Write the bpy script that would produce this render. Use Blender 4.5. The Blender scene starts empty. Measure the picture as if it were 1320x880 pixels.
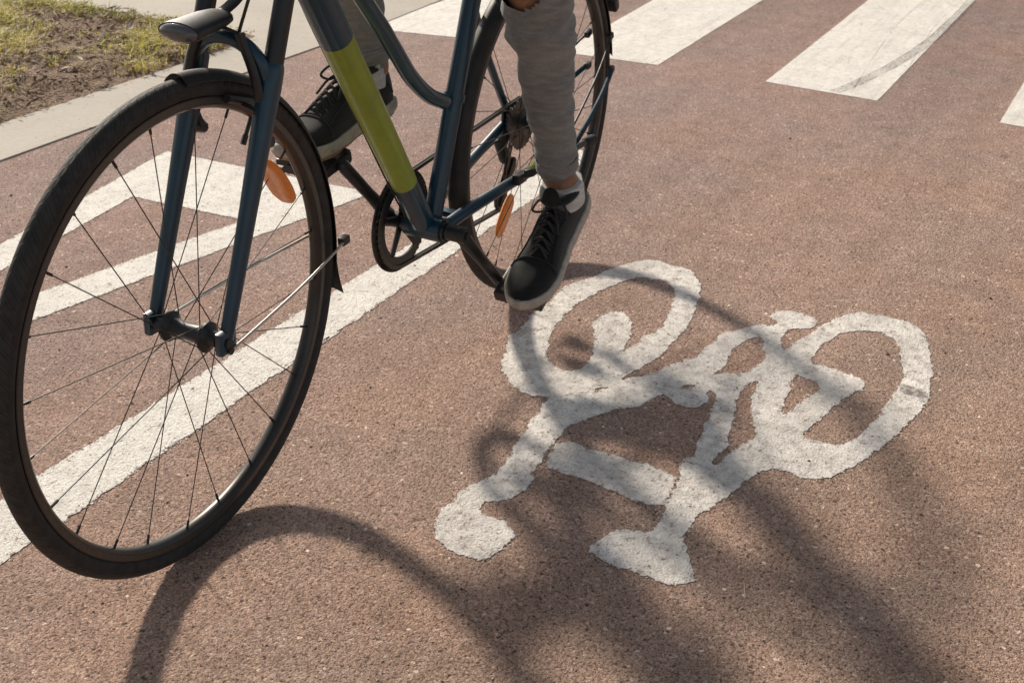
import bpy, bmesh, math, random
from mathutils import Vector, Matrix, noise, Quaternion

random.seed(7)
R_ = math.radians
scene = bpy.context.scene
COL = scene.collection

# ------------------------------------------------------------------ helpers
def V(*a): return Vector(a)

def catmull(pts, n=8):
    """smooth curve through points (tuples of any length)"""
    P = [Vector(p) for p in pts]
    out = []
    for i in range(len(P) - 1):
        p0 = P[i - 1] if i > 0 else P[i] * 2 - P[i + 1]
        p1, p2 = P[i], P[i + 1]
        p3 = P[i + 2] if i + 2 < len(P) else P[i + 1] * 2 - P[i]
        for k in range(n):
            t = k / n
            out.append(0.5 * ((2 * p1) + (p2 - p0) * t + (2 * p0 - 5 * p1 + 4 * p2 - p3) * t * t
                              + (3 * p1 - p0 - 3 * p2 + p3) * t ** 3))
    out.append(P[-1].copy())
    return out

class MB:
    """collects shapes; build() links them as ONE mesh object"""
    def __init__(s):
        s.v = []; s.f = []; s.m = []; s.uv = {}
    def add(s, verts, faces, mat=0, T=None):
        b = len(s.v)
        for p in verts:
            p = Vector(p)
            s.v.append(T @ p if T is not None else p)
        for f in faces:
            s.f.append([i + b for i in f]); s.m.append(mat)
    def tube(s, pts, r, n=14, mat=0, caps=True, T=None, flat=None, mats=None, round_caps=False):
        """tube along pts, radius number or list; flat=(sx, sy) squashes the section"""
        P = [Vector(p) for p in pts]
        rr = list(r) if isinstance(r, (list, tuple)) else [r] * len(P)
        if round_caps:
            d0 = (P[0] - P[1]).normalized(); d1 = (P[-1] - P[-2]).normalized()
            A = [(P[0] + d0 * rr[0] * math.sin(a), rr[0] * math.cos(a)) for a in (1.5, 1.2, .8, .4)]
            B = [(P[-1] + d1 * rr[-1] * math.sin(a), rr[-1] * math.cos(a)) for a in (.4, .8, 1.2, 1.5)]
            P = [a[0] for a in A] + P + [b[0] for b in B]
            rr = [a[1] for a in A] + rr + [b[1] for b in B]
            if mats: mats = [mats[0]] * 4 + list(mats) + [mats[-1]] * 4
        t = (P[1] - P[0]).normalized()
        ref = V(0, 0, 1) if abs(t.z) < .9 else V(1, 0, 0)
        u = t.cross(ref).normalized()
        verts = []; faces = []
        for i, p in enumerate(P):
            if i == 0: tn = P[1] - P[0]
            elif i == len(P) - 1: tn = P[-1] - P[-2]
            else: tn = (P[i + 1] - P[i]).normalized() + (P[i] - P[i - 1]).normalized()
            tn = tn.normalized()
            u = (u - tn * u.dot(tn)).normalized()
            w = tn.cross(u)
            fx, fy = flat if flat else (1, 1)
            for k in range(n):
                a = 2 * math.pi * k / n
                verts.append(p + u * (rr[i] * fx * math.cos(a)) + w * (rr[i] * fy * math.sin(a)))
        for i in range(len(P) - 1):
            for k in range(n):
                faces.append([i * n + k, i * n + (k + 1) % n, (i + 1) * n + (k + 1) % n, (i + 1) * n + k])
        b = len(s.f)
        nf = len(faces)
        if caps:
            faces.append(list(range(n))[::-1])
            faces.append([(len(P) - 1) * n + k for k in range(n)])
        s.add(verts, faces, mat, T)
        if mats:
            for i in range(len(P) - 1):
                for k in range(n):
                    s.m[b + i * n + k] = mats[i]
    def lathe(s, prof, n=96, mat=0, T=None, arc=None, closed_prof=True, axis_uv=False):
        """profile (radius, lateral) turned about local Y; angle measured in XZ plane"""
        a0, a1 = arc if arc else (0, 2 * math.pi)
        full = arc is None
        m = len(prof); cnt = n if full else n + 1
        verts = []; faces = []
        for i in range(cnt):
            a = a0 + (a1 - a0) * i / n
            for (r, y) in prof:
                verts.append((r * math.cos(a), y, r * math.sin(a)))
        for i in range(n):
            j = (i + 1) % cnt
            for k in range(m if closed_prof else m - 1):
                q = (k + 1) % m
                faces.append([i * m + k, j * m + k, j * m + q, i * m + q])
                if axis_uv:
                    s.uv[len(s.f) + len(faces) - 1] = [(i / n, k / m), ((i + 1) / n, k / m), ((i + 1) / n, (k + 1) / m), (i / n, (k + 1) / m)]
        if not full and closed_prof:
            faces.append(list(range(m))[::-1]); faces.append([n * m + k for k in range(m)])
        s.add(verts, faces, mat, T)
    def box(s, size, T=None, mat=0, bev=0.0):
        bm = bmesh.new(); bmesh.ops.create_cube(bm, size=1)
        bmesh.ops.scale(bm, vec=size, verts=bm.verts)
        if bev: bmesh.ops.bevel(bm, geom=bm.edges[:], offset=bev, segments=2, affect='EDGES', profile=.6)
        bm.verts.index_update()
        s.add([v.co.copy() for v in bm.verts], [[v.index for v in f.verts] for f in bm.faces], mat, T)
        bm.free()
    def ball(s, c, r, mat=0, n=16, T=None):
        bm = bmesh.new(); bmesh.ops.create_uvsphere(bm, u_segments=n, v_segments=max(6, n // 2), radius=1)
        rv = Vector(r) if isinstance(r, (tuple, list)) else V(r, r, r)
        bm.verts.index_update()
        s.add([Vector((v.co.x * rv.x, v.co.y * rv.y, v.co.z * rv.z)) + Vector(c) for v in bm.verts],
              [[v.index for v in f.verts] for f in bm.faces], mat, T)
        bm.free()
    def build(s, name, mats, parent=None, smooth=True, angle=40, loc=None):
        me = bpy.data.meshes.new(name)
        me.from_pydata([tuple(v) for v in s.v], [], s.f)
        mats = mats if isinstance(mats, (list, tuple)) else [mats]
        for m in mats: me.materials.append(m)
        for p, mi in zip(me.polygons, s.m):
            p.material_index = mi; p.use_smooth = smooth
        if s.uv:
            ul = me.uv_layers.new(name='UVMap')
            for fi, uvs in s.uv.items():
                for li, uvc in zip(me.polygons[fi].loop_indices, uvs): ul.data[li].uv = uvc
        bm = bmesh.new(); bm.from_mesh(me); bmesh.ops.recalc_face_normals(bm, faces=bm.faces); bm.to_mesh(me); bm.free()
        if smooth: me.set_sharp_from_angle(angle=R_(angle))
        o = bpy.data.objects.new(name, me); COL.objects.link(o)
        if parent is not None: o.parent = parent
        if loc is not None: o.location = loc
        return o

def tag(o, label=None, cat=None, group=None, kind=None):
    if label: o['label'] = label
    if cat: o['category'] = cat
    if group: o['group'] = group
    if kind: o['kind'] = kind
    return o

# ------------------------------------------------------------------ node helpers
class NT:
    def __init__(s, name):
        s.mat = bpy.data.materials.new(name); s.mat.use_nodes = True
        s.t = s.mat.node_tree; s.n = s.t.nodes; s.l = s.t.links
        s.n.clear()
        s.out = s.n.new('ShaderNodeOutputMaterial')
        s.b = s.n.new('ShaderNodeBsdfPrincipled')
        s.l.new(s.b.outputs[0], s.out.inputs[0])
    def set(s, sock, v):
        if isinstance(v, bpy.types.NodeSocket): s.l.new(v, sock)
        elif isinstance(v, (tuple, list)) and len(v) == 3 and sock.type == 'RGBA': sock.default_value = (*v, 1)
        else: sock.default_value = v
    def bsdf(s, **k):
        for a, v in k.items(): s.set(s.b.inputs[a.replace('_', ' ')], v)
    def pos(s):
        return s.n.new('ShaderNodeNewGeometry').outputs['Position']
    def obj(s):
        return s.n.new('ShaderNodeTexCoord').outputs['Object']
    def uvc(s):
        return s.n.new('ShaderNodeTexCoord').outputs['UV']
    def mapping(s, vec, scale=(1, 1, 1), rot=(0, 0, 0)):
        m = s.n.new('ShaderNodeMapping'); s.l.new(vec, m.inputs[0])
        m.inputs['Scale'].default_value = scale; m.inputs['Rotation'].default_value = rot
        return m.outputs[0]
    def noise(s, vec, scale, detail=4, rough=.55, dist=0.0):
        m = s.n.new('ShaderNodeTexNoise'); s.l.new(vec, m.inputs['Vector'])
        m.inputs['Scale'].default_value = scale; m.inputs['Detail'].default_value = detail
        m.inputs['Roughness'].default_value = rough; m.inputs['Distortion'].default_value = dist
        return m.outputs['Fac']
    def voro(s, vec, scale, feature='F1', rnd=1.0):
        m = s.n.new('ShaderNodeTexVoronoi'); s.l.new(vec, m.inputs['Vector'])
        m.feature = feature; m.inputs['Scale'].default_value = scale; m.inputs['Randomness'].default_value = rnd
        return m
    def ramp(s, fac, stops, interp='LINEAR'):
        m = s.n.new('ShaderNodeValToRGB'); s.l.new(fac, m.inputs[0]); m.color_ramp.interpolation = interp
        e = m.color_ramp.elements
        while len(e) < len(stops): e.new(.5)
        for el, (p, c) in zip(e, stops):
            el.position = p; el.color = (*c, 1) if isinstance(c, (tuple, list)) else (c, c, c, 1)
        return m.outputs[0]
    def math(s, op, a, b=0.0, c=None, clamp=False):
        m = s.n.new('ShaderNodeMath'); m.operation = op; m.use_clamp = clamp
        s.set(m.inputs[0], a); s.set(m.inputs[1], b)
        if c is not None: s.set(m.inputs[2], c)
        return m.outputs[0]
    def mix(s, fac, a, b, mode='MIX'):
        m = s.n.new('ShaderNodeMix'); m.data_type = 'RGBA'; m.blend_type = mode
        s.set(m.inputs[0], fac); s.set(m.inputs[6], a); s.set(m.inputs[7], b)
        return m.outputs[2]
    def range(s, v, a, b, c=0.0, d=1.0):
        m = s.n.new('ShaderNodeMapRange'); m.clamp = True
        s.set(m.inputs[0], v); 
        for i, x in enumerate((a, b, c, d)): m.inputs[i + 1].default_value = x
        return m.outputs[0]
    def sep(s, col):
        m = s.n.new('ShaderNodeSeparateColor'); s.l.new(col, m.inputs[0]); return m.outputs
    def xyz(s, vec):
        m = s.n.new('ShaderNodeSeparateXYZ'); s.l.new(vec, m.inputs[0]); return m.outputs
    def bump(s, h, strength=.5, dist=.002):
        m = s.n.new('ShaderNodeBump'); s.l.new(h, m.inputs['Height'])
        m.inputs['Strength'].default_value = strength; m.inputs['Distance'].default_value = dist
        s.l.new(m.outputs[0], s.b.inputs['Normal']); return m

# ------------------------------------------------------------------ materials
def asphalt_nodes(k, p):
    """stones, grit and tint of the red-brown asphalt: returns (colour, height)"""
    warp = k.n.new('ShaderNodeVectorMath'); warp.operation = 'MULTIPLY_ADD'
    nz = k.n.new('ShaderNodeTexNoise'); k.l.new(p, nz.inputs['Vector']); nz.inputs['Scale'].default_value = 85; nz.inputs['Detail'].default_value = 3
    k.l.new(nz.outputs['Color'], warp.inputs[0]); warp.inputs[1].default_value = (.011, .011, .011); k.l.new(p, warp.inputs[2])
    q = warp.outputs[0]
    v1 = k.voro(q, 290); v2 = k.voro(q, 140); v3 = k.voro(p, 640)
    n1 = k.noise(p, 185, 6, .74); n2 = k.noise(p, 52, 4, .6); n3 = k.noise(k.mapping(p, (1, 1, 1)), 330, 4, .7)
    r1 = k.sep(v1.outputs['Color'])[0]; r2 = k.sep(v2.outputs['Color'])[1]; r3 = k.sep(v3.outputs['Color'])[2]
    fine = k.ramp(r1, [(0, (.13, .092, .076)), (.25, (.255, .186, .157)), (.6, (.40, .296, .251)), (.88, (.52, .40, .343)), (1, (.70, .60, .535))])
    coarse = k.ramp(r2, [(0, (.17, .122, .10)), (.14, (.30, .218, .186)), (.82, (.42, .312, .266)), (.94, (.56, .44, .385)), (1, (.80, .73, .665))])
    grit = k.ramp(r3, [(0, (.16, .116, .098)), (.8, (.44, .328, .28)), (1, (.70, .60, .54))])
    c = k.mix(.42, fine, coarse); c = k.mix(.36, c, grit)
    v4 = k.voro(q, 92); r4 = k.sep(v4.outputs['Color'])
    core = k.range(v4.outputs['Distance'], .22, .34, 1, 0)
    c = k.mix(k.math('MULTIPLY', core, k.range(r4[0], .945, .965)), c, (.80, .70, .62))      # pale chips
    c = k.mix(k.math('MULTIPLY', core, k.range(r4[1], .88, .91, 0, .85)), c, (.075, .058, .05))   # dark chips
    crev_shade = k.range(n1, .37, .475, .08, 1.0)  # relief shadow in the crevices, painted into the colour where the height noise dips
    c = k.mix(1.0, c, crev_shade, 'MULTIPLY')
    c = k.mix(1.0, c, k.range(n3, .34, .48, .45, 1.06), 'MULTIPLY')
    hole = k.range(k.noise(p, 78, 3, .75), .27, .36, .25, 1.0)
    c = k.mix(1.0, c, hole, 'MULTIPLY')
    big = k.noise(p, 2.3, 4, .6); mid = k.noise(p, 11, 5, .65)
    c = k.mix(1.0, c, k.mix(k.range(big, .32, .68), (1.05, .985, .93), (.96, .995, 1.03)), 'MULTIPLY')
    c = k.mix(1.0, c, k.range(mid, .25, .75, .80, 1.19), 'MULTIPLY')
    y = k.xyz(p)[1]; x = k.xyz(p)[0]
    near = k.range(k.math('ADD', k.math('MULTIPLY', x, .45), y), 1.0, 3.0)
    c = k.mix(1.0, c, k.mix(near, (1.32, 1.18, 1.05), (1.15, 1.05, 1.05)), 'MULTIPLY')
    dk = k.range(k.noise(p, 5.5, 4, .6), .64, .76)
    c = k.mix(k.math('MULTIPLY', dk, .22), c, (.19, .15, .125))
    streak = k.noise(k.mapping(p, (.55, 5.5, 1)), 1, 5, .6)      # wear along the direction of travel
    c = k.mix(1.0, c, k.range(streak, .3, .7, .87, 1.10), 'MULTIPLY')
    sp = k.voro(p, 3.1); spn = k.math('ADD', sp.outputs['Distance'], k.math('MULTIPLY', k.noise(p, 30, 4, .7), .10))
    c = k.mix(k.range(spn, .085, .125, .55, 0), c, (.10, .082, .072))   # old drips and stains
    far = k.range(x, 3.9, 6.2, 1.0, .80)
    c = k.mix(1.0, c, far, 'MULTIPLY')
    h = k.math('ADD', k.math('MULTIPLY', n1, 1.35), k.math('MULTIPLY', k.math('SUBTRACT', 1.0, v1.outputs['Distance']), .42))
    h = k.math('ADD', h, k.math('MULTIPLY', k.math('SUBTRACT', 1.0, v2.outputs['Distance']), .40))
    h = k.math('ADD', h, k.math('MULTIPLY', n2, .35))
    h = k.math('ADD', h, k.math('MULTIPLY', hole, .5))
    return c, h

def mat_asphalt():
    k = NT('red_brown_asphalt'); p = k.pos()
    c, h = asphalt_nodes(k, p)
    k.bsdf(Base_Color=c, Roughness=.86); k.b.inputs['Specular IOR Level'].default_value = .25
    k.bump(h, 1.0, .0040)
    return k.mat

def mat_paint(name, white=(.74, .71, .655), grain=.5, worn=.5, grime=.35, streaks=False):
    """road paint over the asphalt grain, chipped where the stones dip"""
    k = NT(name); p = k.pos()
    ac, ah = asphalt_nodes(k, p)
    n1 = k.noise(p, 7, 5, .65); n2 = k.noise(p, 42, 5, .7); n3 = k.noise(p, 330, 2, .6); n4 = k.noise(p, 150, 3, .7)
    col = k.mix(k.range(n1, .36, .68), white, tuple(x * (1 - grime * .42) for x in white))
    col = k.mix(k.math('MULTIPLY', k.range(n2, .44, .70), grime), col, (.36, .33, .30))
    col = k.mix(k.math('MULTIPLY', k.range(k.noise(p, 19, 6, .75), .50, .68), grime * .75), col, (.40, .37, .34))
    if streaks:
        st = k.noise(k.mapping(p, (2.2, 34, 1)), 1, 6, .7)
        col = k.mix(k.range(st, .52, .74, 0, .55), col, (.45, .415, .37))
        ck = k.voro(k.mapping(p, (1, 1, 1)), 5.5, 'DISTANCE_TO_EDGE')
        col = k.mix(k.math('MULTIPLY', k.range(ck.outputs['Distance'], .004, .010, .5, 0), k.range(n1, .45, .6)), col, (.28, .25, .22))
    spk = k.range(n4, .58, .72)
    col = k.mix(k.math('MULTIPLY', spk, grime * .8), col, (.25, .215, .19))
    col = k.mix(k.math('MULTIPLY', k.range(n3, .52, .70), grain * .55), col, (.36, .30, .26))
    cell = k.voro(k.mapping(p, (1, 1, 1)), 300); cr_ = k.sep(cell.outputs['Color'])
    col = k.mix(k.math('MULTIPLY', k.range(cell.outputs['Distance'], .25, .5, 1, 0), k.range(cr_[0], .86, .9, 0, .75)), col, (.22, .175, .15))
    hole = k.math('ADD', k.math('MULTIPLY', n4, .62), k.math('MULTIPLY', n2, .42))
    chip = k.range(hole, .66 - worn * .06, .70 - worn * .06)
    col = k.mix(chip, col, ac)
    k.bsdf(Base_Color=col, Roughness=.74); k.b.inputs['Specular IOR Level'].default_value = .3
    hh = k.math('ADD', k.math('MULTIPLY', ah, grain), k.math('MULTIPLY', n3, .35))
    hh = k.math('ADD', hh, k.math('MULTIPLY', chip, -.7))
    k.bump(hh, .75, .003)
    return k.mat

def mat_concrete():
    k = NT('pale_concrete'); p = k.pos()
    n1 = k.noise(p, 3.2, 5, .6); n2 = k.noise(p, 60, 4, .6); n3 = k.noise(p, 420, 2, .6); v = k.voro(p, 55)
    c = k.mix(k.range(n1, .3, .7), (.53, .475, .405), (.44, .39, .33))
    c = k.mix(k.range(n2, .35, .75, 0, .35), c, (.33, .29, .245))
    pr = k.sep(v.outputs['Color'])[0]
    c = k.mix(k.math('MULTIPLY', k.range(v.outputs['Distance'], .10, .22, .85, 0), k.range(pr, .72, .78)), c, (.12, .10, .085))
    c = k.mix(k.range(k.noise(p, 1.1, 5, .7), .5, .7, 0, .35), c, (.33, .285, .235))
    c = k.mix(k.range(n3, .45, .7, 0, .3), c, (.28, .245, .21))
    k.bsdf(Base_Color=c, Roughness=.85)
    k.bump(k.math('ADD', n3, k.math('MULTIPLY', n2, .6)), .5, .002)
    return k.mat

def mat_soil():
    k = NT('dry_soil'); p = k.pos()
    n1 = k.noise(p, 9, 5, .65); n2 = k.noise(p, 90, 5, .7); v = k.voro(p, 120)
    c = k.mix(k.range(n1, .3, .7), (.47, .30, .19), (.28, .165, .10))
    c = k.mix(k.range(n2, .42, .66, 0, .8), c, (.46, .34, .235))
    c = k.mix(1.0, c, k.range(v.outputs['Distance'], .2, .7, 1, .45), 'MULTIPLY')
    k.bsdf(Base_Color=c, Roughness=.95)
    k.bump(k.math('ADD', n2, k.math('MULTIPLY', v.outputs['Distance'], -.6)), 1.0, .012)
    return k.mat

def mat_simple(name, col, rough=.5, metal=0.0, var=.12, scale=40, bump=0.0, bscale=200, coat=0.0, spec=.5, dirt=None):
    k = NT(name); p = k.obj()
    n = k.noise(p, scale, 4, .6)
    a = tuple(min(1, x * (1 + var)) for x in col); b = tuple(x * (1 - var) for x in col)
    c = k.mix(k.range(n, .3, .7), a, b)
    if dirt:
        c = k.mix(k.range(k.noise(p, scale * .6, 5, .7), .5, .72, 0, dirt[1]), c, dirt[0])
    k.bsdf(Base_Color=c, Roughness=k.range(n, .2, .8, rough * .85, min(1, rough * 1.15)), Metallic=metal)
    k.b.inputs['Specular IOR Level'].default_value = spec
    if coat:
        k.b.inputs['Coat Weight'].default_value = coat; k.b.inputs['Coat Roughness'].default_value = .12
    if bump: k.bump(k.noise(p, bscale, 3, .6), bump, .002)
    return k.mat

def mat_tyre():
    k = NT('tyre_rubber'); uv = k.uvc()
    x, y, _ = k.xyz(uv)
    # chevron tread blocks: angle along the tyre plus an offset that grows away from the crown
    off = k.math('MULTIPLY', k.math('ABSOLUTE', k.math('SUBTRACT', y, .5)), 5.5)
    ph = k.math('FRACT', k.math('ADD', k.math('MULTIPLY', x, 130.0), off))
    groove = k.range(k.math('ABSOLUTE', k.math('SUBTRACT', ph, .5)), .30, .36)
    crown = k.range(k.math('ABSOLUTE', k.math('SUBTRACT', y, .5)), .20, .225, 1, 0)
    center = k.range(k.math('ABSOLUTE', k.math('SUBTRACT', y, .5)), .012, .022)
    h = k.math('MULTIPLY', k.math('MULTIPLY', crown, k.math('SUBTRACT', 1.0, groove)), center)
    p = k.obj(); n = k.noise(p, 60, 4, .6)
    c = k.mix(k.range(n, .35, .7), (.020, .019, .018), (.040, .037, .034))
    c = k.mix(k.math('MULTIPLY', crown, k.range(n, .3, .7, .1, .5)), c, (.055, .049, .043))
    k.bsdf(Base_Color=c, Roughness=.72); k.b.inputs['Specular IOR Level'].default_value = .35
    k.bump(k.math('ADD', h, k.math('MULTIPLY', n, .1)), .9, .0025)
    return k.mat

def mat_fabric(name, a, b, weave=900, streak=0):
    k = NT(name); p = k.obj()
    n1 = k.noise(p, 16, 5, .6); n2 = k.noise(k.mapping(p, (weave, weave, weave * .25)), 1, 2, .5)
    n3 = k.noise(k.mapping(p, (30, 30, 130)), 1, 3, .6)
    c = k.mix(k.range(n1, .3, .7), a, b)
    c = k.mix(k.range(n2, .4, .65, 0, .45), c, tuple(x * .45 for x in a))
    c = k.mix(k.range(n3, .45, .7, 0, .35), c, tuple(min(1, x * 1.5) for x in a))
    k.bsdf(Base_Color=c, Roughness=.95); k.b.inputs['Specular IOR Level'].default_value = .15
    k.b.inputs['Sheen Weight'].default_value = .25
    k.bump(k.math('ADD', n2, k.math('MULTIPLY', n3, .8)), .45, .0015)
    return k.mat

def mat_grass():
    k = NT('grass_blades'); g = k.n.new('ShaderNodeObjectInfo')
    at = k.n.new('ShaderNodeAttribute'); at.attribute_name = 'tint'
    c = k.ramp(at.outputs['Fac'], [(0, (.10, .12, .02)), (.25, (.27, .28, .034)), (.55, (.60, .56, .085)), (.82, (.74, .62, .20)), (1, (.78, .64, .36))])
    k.bsdf(Base_Color=c, Roughness=.6)
    tr = k.n.new('ShaderNodeBsdfTranslucent'); k.l.new(c, tr.inputs[0])
    mx = k.n.new('ShaderNodeMixShader'); mx.inputs[0].default_value = .38
    k.l.new(k.b.outputs[0], mx.inputs[1]); k.l.new(tr.outputs[0], mx.inputs[2]); k.l.new(mx.outputs[0], k.out.inputs[0])
    return k.mat

def mat_litter():
    k = NT('dry_litter'); at = k.n.new('ShaderNodeAttribute'); at.attribute_name = 'tint'
    c = k.ramp(at.outputs['Fac'], [(0, (.08, .042, .024)), (.4, (.23, .135, .078)), (.75, (.47, .32, .20)), (.94, (.66, .55, .42)), (1, (.8, .75, .68))])
    k.bsdf(Base_Color=c, Roughness=.9)
    return k.mat

def mat_skid(k_=1.0):
    k = NT('tyre_rubber_trace'); p = k.pos()
    n = k.noise(p, 90, 4, .7); n2 = k.noise(p, 6, 3, .6)
    a = k.math('MULTIPLY', k.range(n, .36, .60, .04, .62), k.range(n2, .3, .62, .35, 1.0))
    k.bsdf(Base_Color=(.10, .085, .075) if k_ == 1 else (.20, .165, .145), Roughness=.9, Alpha=k.math('MULTIPLY', a, k_ if k_ == 1 else 1.15))
    return k.mat

def mat_skin():
    k = NT('tanned_skin'); p = k.obj()
    n = k.noise(p, 30, 4, .6)
    k.bsdf(Base_Color=k.mix(k.range(n, .3, .7), (.33, .165, .088), (.265, .125, .066)), Roughness=.5)
    k.b.inputs['Subsurface Weight'].default_value = .08; k.b.inputs['Subsurface Radius'].default_value = (.01, .004, .002)
    k.bump(k.noise(p, 260, 3, .6), .2, .001)
    return k.mat

M = dict(
    asphalt=mat_asphalt(), concrete=mat_concrete(), soil=mat_soil(), grass=mat_grass(), litter=mat_litter(),
    line=mat_paint('lane_line_paint', (.93, .89, .82), grain=1.0, worn=.9, grime=.30),
    symbol=mat_paint('symbol_paint', (.93, .875, .81), grain=.70, worn=1.0, grime=.74),
    zebra=mat_paint('zebra_paint', (.90, .855, .785), grain=.45, worn=.5, grime=.34, streaks=True), skid=mat_skid(),
    tyre=mat_tyre(), rim=mat_simple('dark_anodised_rim', (.055, .050, .046), .36, .6, .1), track=mat_simple('worn_brake_track', (.095, .085, .076), .42, .6, .15, 200), silver=mat_simple('brushed_alloy', (.52, .50, .47), .34, .9, .1, 90),
    steel=mat_simple('dark_steel_wire', (.035, .033, .031), .5, .4, .1), black=mat_simple('black_plastic', (.018, .018, .018), .45, 0, .2, 60, .1, 300),
    satin=mat_simple('satin_black_metal', (.022, .022, .022), .36, .2, .15), mud=mat_simple('mudguard_plastic', (.018, .017, .016), .6, 0, .25, 25, dirt=((.07, .06, .05), .3)),
    teal=mat_simple('teal_frame_paint', (.004, .036, .062), .38, .05, .12, 25, coat=.3, dirt=((.03, .04, .042), .2)),
    strut=mat_simple('matt_teal_strut', (.004, .03, .05), .8, 0, .15, 30), lime=mat_simple('lime_frame_paint', (.225, .285, .010), .42, .0, .1, 25, coat=.35, dirt=((.12, .13, .04), .25)),
    chain=mat_simple('oily_chain_steel', (.10, .092, .085), .42, .8, .3, 400), amber=mat_simple('amber_reflector', (.85, .26, .03), .25, 0, .12, 120, .35, 500, coat=.5),
    lens=mat_simple('headlight_lens', (.07, .072, .075), .15, 0, .05, 100, .3, 350, coat=.8), red=mat_simple('red_reflector', (.5, .02, .015), .25, 0, .1, 100, .3, 500),
    rubber=mat_simple('grip_rubber', (.02, .02, .02), .8, 0, .2, 100, .4, 500), leather=mat_simple('saddle_vinyl', (.022, .02, .019), .55, 0, .2, 50, .2, 400),
    trousers=mat_fabric('grey_knit_trousers', (.25, .246, .237), (.18, .177, .17)), jacket=mat_fabric('navy_jacket_cloth', (.03, .035, .05), (.02, .024, .034)),
    skin=mat_skin(), hair=mat_simple('dark_hair', (.022, .014, .010), .55, 0, .3, 160, .8, 500), eye=mat_simple('eye_white', (.75, .72, .7), .2, 0, .03),
    shoe=mat_fabric('black_shoe_canvas', (.020, .021, .020), (.012, .013, .012), 700), sole=mat_simple('offwhite_rubber_sole', (.43, .385, .32), .75, 0, .15, 60, .2, 300, dirt=((.19, .16, .13), .7)),
    outsole=mat_simple('tan_outsole', (.30, .20, .12), .8, 0, .2, 60), sock=mat_fabric('white_sock_knit', (.62, .60, .57), (.50, .48, .46), 700), lace=mat_simple('black_lace', (.03, .03, .03), .9, 0, .2, 300),
)

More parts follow.
